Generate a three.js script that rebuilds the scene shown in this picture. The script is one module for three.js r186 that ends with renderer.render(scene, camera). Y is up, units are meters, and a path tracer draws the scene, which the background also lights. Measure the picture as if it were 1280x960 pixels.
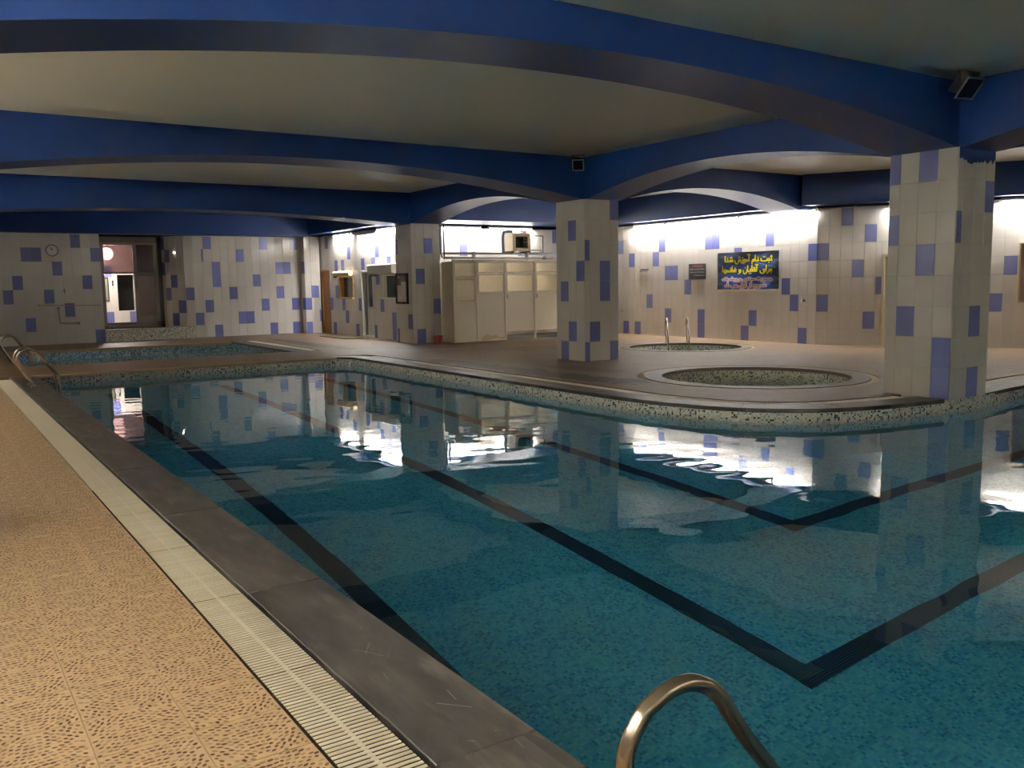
import * as THREE from 'three';
import { mergeGeometries, toCreasedNormals } from 'three/addons/utils/BufferGeometryUtils.js';
import { RectAreaLightUniformsLib } from 'three/addons/lights/RectAreaLightUniformsLib.js';
RectAreaLightUniformsLib.init();

// ---------- camera, background, exposure ----------
const scene = new THREE.Scene();
scene.background = new THREE.Color(0x020203);
const camera = new THREE.PerspectiveCamera(46.57, 1280 / 960, 0.05, 100);
const D2R = Math.PI / 180;
camera.rotation.set(-6.453 * D2R, -33.48 * D2R, -0.882 * D2R, 'YXZ');
camera.position.set(0, 1.5, 0);
const renderer = new THREE.WebGLRenderer({ antialias: true });
renderer.toneMapping = THREE.LinearToneMapping;
renderer.toneMappingExposure = 3.3;
renderer.shadowMap.enabled = true;
// light levels of the fluorescent battens: [radiance of the light, glow of the tube]
const LV = { right: 185, angled: 200, back: 180, office: 160, left: 880, near: 380, glow: 8, globe: 3.5 };
const WARM = new THREE.Color(1.0, 0.97, 0.92), COOL = new THREE.Color(0.93, 0.97, 1.0), NEUT = new THREE.Color(1.0, 0.96, 0.9);

// ---------- helpers ----------
function rng(seed) { let a = seed >>> 0; return () => { a = (a + 0x6d2b79f5) | 0; let t = Math.imul(a ^ (a >>> 15), 1 | a); t = (t + Math.imul(t ^ (t >>> 7), 61 | t)) ^ t; return ((t ^ (t >>> 14)) >>> 0) / 4294967296; }; }
const R = rng(20240611);
const ORD = 'first second third fourth fifth sixth seventh eighth ninth tenth eleventh twelfth thirteenth fourteenth fifteenth sixteenth'.split(' ');
const counts = {};
function numbered(name) { const n = counts[name] = (counts[name] ?? -1) + 1; return n ? name + '_' + String(n).padStart(3, '0') : name; }
function shade(o) { o.castShadow = o.receiveShadow = true; return o; }
function tag(o, label, category, group, kind) {
  if (label) o.userData.label = label;
  if (category) o.userData.category = category;
  if (group) o.userData.group = group;
  if (kind) o.userData.kind = kind;
  return o;
}
function thing(name, label, category, [x, y, z] = [0, 0, 0], turn = 0, group) {
  const o = new THREE.Group(); o.name = numbered(name); o.position.set(x, y, z); o.rotation.y = turn; scene.add(o);
  return tag(o, label, category, group);
}
function part(name, geo, mat, parent) {
  const m = shade(new THREE.Mesh(Array.isArray(geo) ? mergeGeometries(geo.map(plain)) : geo, mat)); m.name = name; parent.add(m); return m;
}
function struct(name, geo, mat, label) {
  const m = part(numbered(name), geo, mat, scene); return tag(m, label, null, null, 'structure');
}
function plain(g) { const k = g.index ? g.toNonIndexed() : g.clone(); for (const n of Object.keys(k.attributes)) if (!['position', 'normal', 'uv'].includes(n)) k.deleteAttribute(n); return k; }
function bx(x0, x1, y0, y1, z0, z1) { return new THREE.BoxGeometry(x1 - x0, y1 - y0, z1 - z0).translate((x0 + x1) / 2, (y0 + y1) / 2, (z0 + z1) / 2); }
// box with a chamfered rim all round
function cbx(x0, x1, y0, y1, z0, z1, c = 0.004) {
  const w = x1 - x0, h = y1 - y0, s = new THREE.Shape();
  s.moveTo(-w / 2 + c, -h / 2 + c); s.lineTo(w / 2 - c, -h / 2 + c); s.lineTo(w / 2 - c, h / 2 - c); s.lineTo(-w / 2 + c, h / 2 - c); s.closePath();
  return new THREE.ExtrudeGeometry(s, { depth: z1 - z0 - 2 * c, bevelEnabled: true, bevelSize: c, bevelThickness: c, bevelSegments: 1, curveSegments: 1 }).translate((x0 + x1) / 2, (y0 + y1) / 2, z0 + c);
}
function tube(pts, r, seg = 40, rad = 12, tension = 0.3) { return new THREE.TubeGeometry(new THREE.CatmullRomCurve3(pts.map((p) => new THREE.Vector3(...p)), false, 'catmullrom', tension), seg, r, rad); }
function rod(a, b, r, rad = 10) {
  const A = new THREE.Vector3(...a), B = new THREE.Vector3(...b), d = B.clone().sub(A), g = new THREE.CylinderGeometry(r, r, d.length(), rad);
  g.applyQuaternion(new THREE.Quaternion().setFromUnitVectors(new THREE.Vector3(0, 1, 0), d.clone().normalize())); const m = A.add(B).multiplyScalar(0.5); return g.translate(m.x, m.y, m.z);
}
// polygon in plan (x, z) with holes, as a slab whose top is at y1
function slab(outline, holes, y0, y1) {
  const s = new THREE.Shape(outline.map(([x, z]) => new THREE.Vector2(x, -z)));
  for (const h of holes) s.holes.push(new THREE.Path(h.map(([x, z]) => new THREE.Vector2(x, -z))));
  const g = new THREE.ExtrudeGeometry(s, { depth: y1 - y0, bevelEnabled: false, curveSegments: 1 }); g.rotateX(-Math.PI / 2); return g.translate(0, y0, 0);
}
function circle(cx, cz, r, n = 72) { return Array.from({ length: n }, (_, i) => [cx + r * Math.cos((i / n) * 2 * Math.PI), cz + r * Math.sin((i / n) * 2 * Math.PI)]); }
function planUV(g, x0, x1, z0, z1) { const p = g.attributes.position, uv = new Float32Array(p.count * 2); for (let i = 0; i < p.count; i++) { uv[i * 2] = (p.getX(i) - x0) / (x1 - x0); uv[i * 2 + 1] = (p.getZ(i) - z0) / (z1 - z0); } g.setAttribute('uv', new THREE.BufferAttribute(uv, 2)); return g; }
// value noise
function noise2(seed) {
  const r = rng(seed), T = Float32Array.from({ length: 4096 }, r), at = (x, y) => T[((x & 63) << 6) | (y & 63)];
  const n = (x, y) => { const i = Math.floor(x), j = Math.floor(y); let u = x - i, v = y - j; u = u * u * (3 - 2 * u); v = v * v * (3 - 2 * v); return (at(i, j) * (1 - u) + at(i + 1, j) * u) * (1 - v) + (at(i, j + 1) * (1 - u) + at(i + 1, j + 1) * u) * v; };
  return (x, y, o = 4) => { let s = 0, a = 0.5, t = 0; for (let k = 0; k < o; k++) { s += a * n(x, y); t += a; a /= 2; x = x * 2 + 17.3; y = y * 2 + 5.1; } return s / t; };
}
function dataTex(n, m, f, srgb = true) {
  const d = new Uint8Array(n * m * 4);
  for (let y = 0; y < m; y++) for (let x = 0; x < n; x++) { const c = f(x, y), o = (y * n + x) * 4; d[o] = c[0]; d[o + 1] = c[1]; d[o + 2] = c[2]; d[o + 3] = 255; }
  const t = new THREE.DataTexture(d, n, m); t.magFilter = THREE.LinearFilter; t.minFilter = THREE.LinearMipmapLinearFilter; t.wrapS = t.wrapT = THREE.RepeatWrapping; if (srgb) t.colorSpace = THREE.SRGBColorSpace; t.needsUpdate = true; return t;
}
function canvasTex(w, h, draw, srgb = true) {
  const c = document.createElement('canvas'); c.width = w; c.height = h; draw(c.getContext('2d'), w, h);
  const t = new THREE.CanvasTexture(c); t.wrapS = t.wrapT = THREE.RepeatWrapping; if (srgb) t.colorSpace = THREE.SRGBColorSpace; return t;
}
const std = (o) => new THREE.MeshStandardMaterial(o), phy = (o) => new THREE.MeshPhysicalMaterial(o);
const rgb = (r, g, b) => new THREE.Color().setRGB(r / 255, g / 255, b / 255, THREE.SRGBColorSpace);

// ---------- textures ----------
// glass mosaic: every cell its own colour, grout between; palette = [[weight, r, g, b], ...]
function mosaic(cells, px, seed, palette, grout, jitter, drift) {
  const r = rng(seed), nz = noise2(seed + 5), n = cells * px, col = [];
  for (let i = 0; i < cells * cells; i++) {
    const cx = i % cells, cy = (i / cells) | 0, bias = (nz((cx / cells) * 64, (cy / cells) * 64, 3) - 0.5) * drift;
    let k = Math.min(0.9999, Math.max(0, r() + bias)), c = palette[palette.length - 1];
    for (const p of palette) { if (k < p[0]) { c = p; break; } k -= p[0]; }
    const j = (r() - 0.5) * jitter; col.push([c[1] + j, c[2] + j, c[3] + j].map((v) => Math.max(0, Math.min(255, v))));
  }
  return dataTex(n, n, (x, y) => (x % px === 0 || y % px === 0 ? grout : col[((y / px) | 0) * cells + ((x / px) | 0)]));
}
const CELL = 0.023;
const floorMosaic = mosaic(256, 7, 11, [[0.36, 130, 214, 228], [0.3, 110, 198, 228], [0.21, 96, 180, 226], [0.13, 78, 148, 206]], [118, 196, 218], 16, 0.7);
const bandMosaic = mosaic(128, 8, 23, [[0.5, 240, 236, 220], [0.22, 216, 222, 212], [0.14, 158, 190, 200], [0.08, 96, 130, 148], [0.06, 50, 62, 66]], [206, 206, 194], 22, 0.25);
const blueMosaic = mosaic(128, 8, 31, [[0.3, 206, 226, 230], [0.28, 150, 192, 212], [0.24, 106, 152, 186], [0.18, 62, 102, 134]], [150, 172, 180], 20, 0.3);
const greyMosaic = mosaic(128, 8, 47, [[0.44, 232, 228, 208], [0.28, 204, 206, 190], [0.18, 146, 160, 160], [0.1, 80, 92, 96]], [190, 188, 174], 18, 0.25);
const darkMosaic = mosaic(64, 8, 53, [[0.6, 28, 38, 62], [0.4, 22, 30, 52]], [104, 126, 150], 8, 0);

// pebble-relief ceramic deck tile: fan of dark pits in a tan body (print and fine relief)
function pebblePits(seed) {
  const r = rng(seed), pits = [];
  for (let k = 2; k < 20; k++) {
    const rad = k * 0.079, n = Math.floor((2 * Math.PI * rad) / 0.071), off = r() * 6.28;
    for (let i = 0; i < n; i++) {
      const a = off + (i / n) * 2 * Math.PI + (r() - 0.5) * 0.25 / k, q = rad + (r() - 0.5) * 0.02, x = 0.5 + q * Math.cos(a), y = 1.04 - q * Math.sin(a);
      if (x < 0.025 || x > 0.975 || y < 0.02 || y > 0.98) continue;
      if (r() < 0.05) continue;
      pits.push([x, y, 0.0215 + r() * 0.016, 0.0135 + r() * 0.009, a + Math.PI / 2 + (r() - 0.5) * 0.5, r() < 0.4 ? 0.12 + 0.28 * r() : 0.5 + 0.5 * r()]);
    }
  }
  return pits;
}
function pebbleTile(seed) {
  const pits = pebblePits(seed), nz = noise2(seed + 3), S = 768;
  const map = canvasTex(S, S, (g) => {
    const im = g.createImageData(S, S);
    for (let y = 0; y < S; y++) for (let x = 0; x < S; x++) { const v = (nz(x / 90, y / 90, 5) - 0.5) * 34 + (nz(x / 7, y / 7, 2) - 0.5) * 14, o = (y * S + x) * 4; im.data[o] = 214 + v; im.data[o + 1] = 183 + v; im.data[o + 2] = 144 + v * 0.9; im.data[o + 3] = 255; }
    g.putImageData(im, 0, 0);
    for (const [x, y, a, b, t, d] of pits) { g.save(); g.translate(x * S, y * S); g.rotate(t); g.fillStyle = `rgba(84,50,22,${(0.14 + 0.84 * d).toFixed(3)})`; g.beginPath(); g.ellipse(0, 0, a * S, b * S, 0, 0, 7); g.fill(); g.restore(); }
  });
  const bump = canvasTex(512, 512, (g) => { g.fillStyle = '#fff'; g.fillRect(0, 0, 512, 512); for (const [x, y, a, b, t, d] of pits) { g.save(); g.translate(x * 512, y * 512); g.rotate(t); g.fillStyle = `rgba(0,0,0,${(0.4 + 0.5 * d).toFixed(3)})`; g.beginPath(); g.ellipse(0, 0, a * 512, b * 512, 0, 0, 7); g.fill(); g.restore(); } }, false);
  return std({ map, bumpMap: bump, bumpScale: 0.0022, roughness: 0.55 });
}
const deckTileMats = [pebbleTile(71), pebbleTile(72)];
// slate of the coping: clouded dark grey with pale scratches
function slateTex(seed) {
  const a = noise2(seed), b = noise2(seed + 1), r = rng(seed + 2);
  return canvasTex(1024, 256, (g, w, h) => {
    const im = g.createImageData(w, h);
    for (let y = 0; y < h; y++) for (let x = 0; x < w; x++) { const f = b(x / 140, y / 30, 3), v = 67 + (a(x / 120, y / 36, 5) - 0.5) * 76 + (f > 0.62 ? (f - 0.62) * 150 : 0), o = (y * w + x) * 4; im.data[o] = v * 1.04; im.data[o + 1] = v * 0.97; im.data[o + 2] = v * 0.92; im.data[o + 3] = 255; }
    g.putImageData(im, 0, 0);
    for (let i = 0; i < 24; i++) { g.strokeStyle = `rgba(205,198,188,${(0.15 + 0.45 * r()).toFixed(2)})`; g.lineWidth = 0.6 + r() * 1.4; const x = r() * w, y = r() * h, t = (r() - 0.5) * 1.6, l = 8 + r() * 60; g.beginPath(); g.moveTo(x, y); g.quadraticCurveTo(x + l * 0.5 * Math.cos(t), y + l * 0.5 * Math.sin(t) + 4 * (r() - 0.5), x + l * Math.cos(t), y + l * Math.sin(t)); g.stroke(); }
    for (let i = 0; i < 40; i++) { g.fillStyle = `rgba(200,195,185,${(0.1 + 0.4 * r()).toFixed(2)})`; g.beginPath(); g.arc(r() * w, r() * h, 0.5 + r() * 1.3, 0, 7); g.fill(); }
  });
}
const slateMats = [101, 111, 121].map((s) => std({ map: slateTex(s), roughness: 0.42 }));
// brown deck on the far and right sides: one map for the whole plan, with wet and dirty stains
const PX0 = -1.4, PX1 = 22, PZ0 = -28.2, PZ1 = -4.8;
const stains = [ // x, z, half length, half width, turn, darkness
  [8.45, -14.6, 1.5, 0.3, 1.57, 0.5], [8.55, -12.5, 1.6, 0.35, 1.57, 0.42], [8.6, -10.9, 1.2, 0.3, 1.57, 0.55], [8.85, -10.2, 0.7, 0.25, 1.2, 0.5], [9.5, -12.0, 0.9, 0.3, 1.4, 0.2], [10.9, -17.0, 2.2, 0.7, 0.2, 0.12], [10.0, -6.75, 0.55, 0.14, 0.05, 0.55], [12.3, -20.3, 1.2, 0.3, 0, 0.3], [8.4, -22.4, 2.6, 0.32, 1.57, 0.55], [10.2, -24.0, 1.3, 0.25, 1.5, 0.5], [9.6, -19.0, 1.8, 0.5, 0.5, 0.14],
];
const deckMap = canvasTex(2048, 2048, (g, w, h) => {
  const a = noise2(201), b = noise2(202), c = noise2(203), im = g.createImageData(w, h);
  for (let y = 0; y < h; y++) for (let x = 0; x < w; x++) {
    const X = PX0 + ((x + 0.5) / w) * (PX1 - PX0), Z = PZ0 + (1 - (y + 0.5) / h) * (PZ1 - PZ0);
    let d = 0; const wob = (a(X * 1.6, Z * 1.6, 5) - 0.5) * 1.4 + (b(X * 6, Z * 6, 3) - 0.5) * 1.9;
    for (const [sx, sz, l, m, t, k] of stains) { const u = X - sx, v = Z - sz; if (u * u + v * v > 12) continue; const p = (u * Math.cos(t) + v * Math.sin(t)) / l, q = (-u * Math.sin(t) + v * Math.cos(t)) / m, e = p * p + q * q + wob; if (e < 1) d = Math.max(d, k * Math.min(1, (1 - e) * 3)); }
    const m = (a(X / 2.2, Z / 2.2, 4) - 0.5) * 26 + (b(X * 5, Z * 5, 3) - 0.5) * 20 + (c(X * 38, Z * 38, 2) - 0.5) * 34, k = 1 - d, o = (y * w + x) * 4;
    im.data[o] = (116 + m) * k; im.data[o + 1] = (93 + m) * k; im.data[o + 2] = (69 + m * 0.9) * k; im.data[o + 3] = 255;
  }
  g.putImageData(im, 0, 0);
});

// ---------- materials ----------
const M = {
  white: [[219, 214, 207], [217, 212, 205], [221, 216, 209]].map((c) => std({ color: rgb(...c), roughness: 0.13 })),
  blue: [[122, 128, 188], [116, 122, 182], [128, 134, 194]].map((c) => std({ color: rgb(...c), roughness: 0.22 })),
  grout: std({ color: rgb(203, 198, 190), roughness: 0.8 }),
  bluePaint: phy({ color: new THREE.Color(0.004, 0.026, 0.128), roughness: 0.45, specularIntensity: 0.55 }),
  ceiling: std({ color: new THREE.Color(0.7, 0.7, 0.61), roughness: 0.4 }),
  plaster: std({ color: rgb(205, 198, 184), roughness: 0.6 }),
  concrete: std({ color: rgb(120, 112, 100), roughness: 0.9 }),
  deck: std({ map: deckMap, roughness: 0.5 }),
  deckEdge: std({ color: rgb(172, 146, 112), roughness: 0.6 }),
  grate: std({ color: rgb(246, 238, 216), roughness: 0.45 }),
  grateDark: std({ color: rgb(60, 46, 30), roughness: 0.9 }),
  slateEdge: std({ color: rgb(84, 78, 72), roughness: 0.5 }),
  steel: std({ color: rgb(168, 156, 142), metalness: 1, roughness: 0.24 }),
  steelDull: std({ color: rgb(150, 150, 152), metalness: 0.9, roughness: 0.4 }),
  alu: std({ color: rgb(206, 206, 200), metalness: 0.2, roughness: 0.4 }),
  whitePaint: std({ color: rgb(226, 224, 214), roughness: 0.35 }),
  pvc: std({ color: rgb(206, 196, 174), roughness: 0.4 }),
  pvcDark: std({ color: rgb(170, 152, 118), roughness: 0.5 }),
  wood: std({ color: rgb(168, 114, 46), roughness: 0.5 }),
  woodPale: std({ color: rgb(190, 146, 84), roughness: 0.5 }),
  black: std({ color: rgb(22, 21, 22), roughness: 0.5 }),
  dark: std({ color: rgb(40, 36, 34), roughness: 0.8 }),
  darkGlass: std({ color: rgb(24, 24, 26), roughness: 0.08 }),
  frosted: phy({ color: rgb(248, 243, 230), transmission: 0.88, roughness: 0.3, thickness: 0 }),
  pane: phy({ color: rgb(250, 250, 250), transmission: 1, roughness: 0.03, thickness: 0 }),
  paper: std({ color: rgb(240, 224, 208), roughness: 0.7 }),
  red: std({ color: rgb(200, 104, 96), roughness: 0.45 }),
  mat: std({ color: rgb(92, 72, 52), roughness: 0.9 }),
  cord: std({ color: rgb(30, 30, 32), roughness: 0.6 }),
  tubeGlow: std({ color: rgb(255, 255, 255), emissive: new THREE.Color(1, 0.98, 0.94), emissiveIntensity: LV.glow, roughness: 0.5 }),
};
M.band = std({ map: bandMosaic, roughness: 0.25 });
M.blueBand = std({ map: blueMosaic, roughness: 0.25 });
M.greyBand = std({ map: greyMosaic, roughness: 0.25 });
M.poolFloor = std({ map: floorMosaic, roughness: 0.4 });
M.lane = std({ map: darkMosaic, roughness: 0.4 });
M.frameGrey = std({ color: rgb(150, 142, 138), roughness: 0.4 });
M.ringStone = std({ color: rgb(104, 90, 76), roughness: 0.45 });
M.water = phy({ color: 0xffffff, transmission: 1, roughness: 0, ior: 1.333, thickness: 1.5, attenuationColor: new THREE.Color(0.6, 0.92, 0.99), attenuationDistance: 3.6 });

// ---------- tiled surfaces ----------
const TW = 0.2455, TH = 0.38, JOINT = 0.003, TT = 0.009;
const tileCache = new Map();
function tileGeo(w, h) {
  const key = Math.round(w * 1000) + 'x' + Math.round(h * 1000);
  if (tileCache.has(key)) return tileCache.get(key);
  const c = 0.0025, a = w / 2, b = h / 2, P = [[-a, -b, 0], [a, -b, 0], [a, b, 0], [-a, b, 0], [-a, -b, TT - c], [a, -b, TT - c], [a, b, TT - c], [-a, b, TT - c], [-a + c, -b + c, TT], [a - c, -b + c, TT], [a - c, b - c, TT], [-a + c, b - c, TT]];
  const q = [[8, 9, 10, 11], [4, 5, 9, 8], [5, 6, 10, 9], [6, 7, 11, 10], [7, 4, 8, 11], [0, 1, 5, 4], [1, 2, 6, 5], [2, 3, 7, 6], [3, 0, 4, 7]], pos = [];
  for (const [i, j, k, l] of q) for (const v of [i, j, k, i, k, l]) pos.push(...P[v]);
  const g = new THREE.BufferGeometry(); g.setAttribute('position', new THREE.Float32BufferAttribute(pos, 3)); g.computeVertexNormals(); tileCache.set(key, g); return g;
}
function cut(rects, [h0, h1, v0, v1]) {
  const out = [];
  for (const [s0, s1, y0, y1] of rects) {
    if (h0 >= s1 || h1 <= s0 || v0 >= y1 || v1 <= y0) { out.push([s0, s1, y0, y1]); continue; }
    if (h0 > s0) out.push([s0, h0, y0, y1]); if (h1 < s1) out.push([h1, s1, y0, y1]);
    const a = Math.max(s0, h0), b = Math.min(s1, h1);
    if (v0 > y0) out.push([a, b, y0, v0]); if (v1 < y1) out.push([a, b, v1, y1]);
  }
  return out;
}
// tiles on a wall whose own axes are x = along, y = up, z = out of the face
function tiles(parent, { s0, s1, y0 = 0, y1 = 3.03, origin = 0, blue = [], holes = [], z = 0, max = 300, face = new THREE.Matrix4(), base = 0 }) {
  const isBlue = new Set(blue.map(([c, r]) => c + ',' + r));
  for (let c = Math.floor((s0 - origin) / TW + 1e-4); origin + c * TW < s1 - 0.01; c++) for (let r = Math.max(0, Math.floor((y0 + 0.005) / TH)); r * TH - 0.005 < y1 - 0.02; r++) {
    let rects = [[Math.max(s0, origin + c * TW), Math.min(s1, origin + (c + 1) * TW), Math.max(y0, r * TH - 0.005 + base), Math.min(y1, (r + 1) * TH - 0.005 + base)]];
    for (const h of holes) rects = cut(rects, h);
    const mats = isBlue.has(c + ',' + r) ? M.blue : M.white, mat = mats[Math.floor(R() * mats.length)];
    for (const [a, b, u, v] of rects) {
      const w = b - a - JOINT, h = v - u - JOINT; if (w < 0.012 || h < 0.012) continue;
      const m = shade(new THREE.Mesh(tileGeo(w, h), mat)); m.name = 'tile';
      m.position.set((a + b) / 2, (u + v) / 2, z); m.rotation.set((R() - 0.5) * 0.006, (R() - 0.5) * 0.006, 0);
      if (face) { m.updateMatrix(); m.matrix.premultiply(face); m.matrix.decompose(m.position, m.quaternion, m.scale); }
      parent.add(m);
    }
  }
}
// a wall from P in direction d (unit, plan): face is to the left of the way up, i.e. its normal is (-dz, dx)
function wall(name, label, P, d, length, opts = {}) {
  const { s0 = 0, y0 = 0, y1 = 3.05, thick = 0.2, holes = [], tile = true, mat = M.grout } = opts;
  let rects = [[s0, length, y0, y1]]; for (const h of holes) rects = cut(rects, h);
  const geo = rects.map(([a, b, u, v]) => bx(a, b, u, v, -thick, 0));
  const m = struct(name, geo, mat, label); m.position.set(P[0], 0, P[1]); m.rotation.y = Math.atan2(-d[1], d[0]);
  if (tile) tiles(m, { s0: opts.t0 ?? s0, s1: opts.t1 ?? length, y0: Math.max(0, y0), y1: Math.min(3.03, y1), ...opts, holes });
  return m;
}

// ---------- plan of the main pool ----------
const curveR = new THREE.CatmullRomCurve3([[7.47, -9.4], [7.49, -8.65], [7.62, -7.85], [7.86, -7.2], [8.25, -6.72], [8.75, -6.4], [9.4, -6.2], [10.1, -6.09], [10.38, -6.06]].map(([x, z]) => new THREE.Vector3(x, 0, z)), false, 'centripetal').getPoints(36).map((v) => [v.x, v.z]);
const cornerR = Array.from({ length: 9 }, (_, i) => { const a = (i / 8) * Math.PI / 2; return [7.12 + 0.35 * Math.sin(a), -17.2 - 0.35 * Math.cos(a)]; });
const rightEdge = [...cornerR, ...curveR];                       // from the far end to the pillar
const rightEdge2 = [[11.2, -6.06], [12.0, -6.16], [13.5, -6.3], [17, -6.32]];
const FAR = -17.55, NEARZ = 0.25, LEFT = 1.62, RIGHT = 17.0, WATER = -0.15;
const poolOutline = [[LEFT, NEARZ], [LEFT, FAR], ...rightEdge, [11.2, -6.06], ...rightEdge2.slice(1), [RIGHT, NEARZ]];
function offset(line, d) { // to the right of the way along is -d ... outwards for the right edge (walked far to near, then right)
  return line.map(([x, z], i) => { const [ax, az] = line[Math.max(0, i - 1)], [bx_, bz] = line[Math.min(line.length - 1, i + 1)], l = Math.hypot(bx_ - ax, bz - az); return [x + ((bz - az) / l) * d, z - ((bx_ - ax) / l) * d]; });
}
const bottom = (z) => Math.max(-2.42, Math.min(-1.38, -2.0 - 0.064 * (z + 8)));

// pool shell: mosaic walls (strip down from the coping) and floor
function strip(line, y0, y1, closed = false) {
  const pos = [], uv = [], idx = [], pts = closed ? [...line, line[0]] : line; let s = 0;
  pts.forEach(([x, z], i) => { if (i) s += Math.hypot(x - pts[i - 1][0], z - pts[i - 1][1]); pos.push(x, y0, z, x, y1, z); uv.push(s / (128 * CELL), y0 / (128 * CELL), s / (128 * CELL), y1 / (128 * CELL)); if (i) { const k = i * 2; idx.push(k - 2, k, k - 1, k - 1, k, k + 1); } });
  const g = new THREE.BufferGeometry(); g.setAttribute('position', new THREE.Float32BufferAttribute(pos, 3)); g.setAttribute('uv', new THREE.Float32BufferAttribute(uv, 2)); g.setIndex(idx); g.computeVertexNormals(); return g;
}
{
  const sx = 2, zs = Array.from({ length: 41 }, (_, i) => FAR - 0.05 + (i / 40) * (NEARZ + 0.1 - FAR)), pos = [], uv = [], idx = [], xs = [LEFT - 0.05, RIGHT + 0.05];
  zs.forEach((z, i) => { xs.forEach((x) => { pos.push(x, bottom(z), z); uv.push(x / (256 * CELL), z / (256 * CELL)); }); if (i) { const k = i * sx; idx.push(k - 2, k, k - 1, k - 1, k, k + 1); } });
  const g = new THREE.BufferGeometry(); g.setAttribute('position', new THREE.Float32BufferAttribute(pos, 3)); g.setAttribute('uv', new THREE.Float32BufferAttribute(uv, 2)); g.setIndex(idx); g.computeVertexNormals();
  const pf = struct('pool_floor', g, M.poolFloor, 'teal glass mosaic floor of the large pool');
  // L-shaped lane lines, laid as strips of dark mosaic following the floor
  const lane = (x, zc, w = 0.185) => {
    const p = [], t = [], id = []; const N = 36;
    const row = (ax, az, bx_, bz) => { p.push(ax, bottom(az) + 0.006, az, bx_, bottom(bz) + 0.006, bz); for (const [u, v] of [[ax, az], [bx_, bz]]) t.push(u / (64 * CELL), v / (64 * CELL)); };
    const zEnd = -16.7;
    for (let i = 0; i <= N; i++) { const f = i / N, za = zEnd + f * (zc + w / 2 - zEnd), zb = zEnd + f * (zc - w / 2 - zEnd); row(x - w / 2, za, x + w / 2, zb); if (i) { const k = i * 2; id.push(k - 2, k, k - 1, k - 1, k, k + 1); } }
    const k0 = p.length / 3; row(x - w / 2, zc + w / 2, x + w / 2, zc - w / 2); row(RIGHT - 0.6, zc + w / 2, RIGHT - 0.6, zc - w / 2); id.push(k0, k0 + 2, k0 + 1, k0 + 1, k0 + 2, k0 + 3);
    const lg = new THREE.BufferGeometry(); lg.setAttribute('position', new THREE.Float32BufferAttribute(p, 3)); lg.setAttribute('uv', new THREE.Float32BufferAttribute(t, 2)); lg.setIndex(id); lg.computeVertexNormals(); part('lane_line', lg, M.lane, pf);
  };
  lane(2.66, -1.9); lane(4.58, -3.53); lane(6.46, -5.18);
  const wallsL = [[RIGHT + 0.02, NEARZ + 0.02], [LEFT - 0.02, NEARZ + 0.02], [LEFT - 0.02, FAR - 0.02], ...offset(rightEdge, 0.02), [10.38, -6.05], [11.2, -6.05], ...offset(rightEdge2, 0.02).slice(1), [RIGHT + 0.02, -6.32], [RIGHT + 0.02, NEARZ + 0.02]];
  const pw = struct('pool_wall', strip(wallsL, -0.33, -0.005), M.band, 'side wall of the large pool, white and blue mosaic at the waterline and teal below');
  part('wall_below_water', strip(wallsL, -2.5, -0.33), M.poolFloor, pw);
}
// water: a mesh with small real waves
function inside([x, z], poly) { let c = false; for (let i = 0, j = poly.length - 1; i < poly.length; j = i++) { const [xi, zi] = poly[i], [xj, zj] = poly[j]; if ((zi > z) !== (zj > z) && x < ((xj - xi) * (z - zi)) / (zj - zi) + xi) c = !c; } return c; }
const waves = (() => { const r = rng(77), W = []; for (const [n, l0, l1, slope] of [[6, 1.2, 2.6, 0.0009], [9, 0.3, 0.75, 0.0016], [5, 0.16, 0.28, 0.0005]]) for (let i = 0; i < n; i++) { const l = l0 + r() * (l1 - l0), t = r() * 2 * Math.PI, k = (2 * Math.PI) / l; W.push([k * Math.cos(t), k * Math.sin(t), r() * 6.28, slope / k]); } return W; })();
const calm = noise2(88);
function waterMesh(poly, level, cell, amp) {
  const xs = poly.map((p) => p[0]), zs = poly.map((p) => p[1]), x0 = Math.min(...xs) - cell, z0 = Math.min(...zs) - cell, nx = Math.ceil((Math.max(...xs) - x0) / cell) + 2, nz = Math.ceil((Math.max(...zs) - z0) / cell) + 2, id = new Map(), pos = [], nor = [], idx = [];
  const ins = new Uint8Array((nx + 1) * (nz + 1)); for (let j = 0; j <= nz; j++) for (let i = 0; i <= nx; i++) ins[j * (nx + 1) + i] = inside([x0 + i * cell, z0 + j * cell], poly) ? 1 : 0;
  const vert = (i, j) => { const k = j * (nx + 1) + i; if (!id.has(k)) { const x = x0 + i * cell, z = z0 + j * cell, m = amp * (0.35 + 1.3 * calm(x / 2.5 + 9, z / 2.5, 2)); let y = 0, gx = 0, gz = 0; for (const [kx, kz, f, a] of waves) { const p = kx * x + kz * z + f; y += a * Math.sin(p); gx += a * kx * Math.cos(p); gz += a * kz * Math.cos(p); } id.set(k, pos.length / 3); pos.push(x, level + y * m, z); const l = Math.hypot(gx * m, gz * m, 1); nor.push((-gx * m) / l, 1 / l, (-gz * m) / l); } return id.get(k); };
  for (let j = 0; j < nz; j++) for (let i = 0; i < nx; i++) { const k = j * (nx + 1) + i; if (ins[k] || ins[k + 1] || ins[k + nx + 1] || ins[k + nx + 2]) { const a = vert(i, j), b = vert(i, j + 1), c = vert(i + 1, j + 1), d = vert(i + 1, j); idx.push(a, b, c, a, c, d); } }
  const g = new THREE.BufferGeometry(); g.setAttribute('position', new THREE.Float32BufferAttribute(pos, 3)); g.setAttribute('normal', new THREE.Float32BufferAttribute(nor, 3)); g.setIndex(idx); return g;
}
{ const w = struct('water', waterMesh(poolOutline, WATER, 0.05, 1), M.water, 'clear teal water of the large pool'); w.castShadow = false; }

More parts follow.
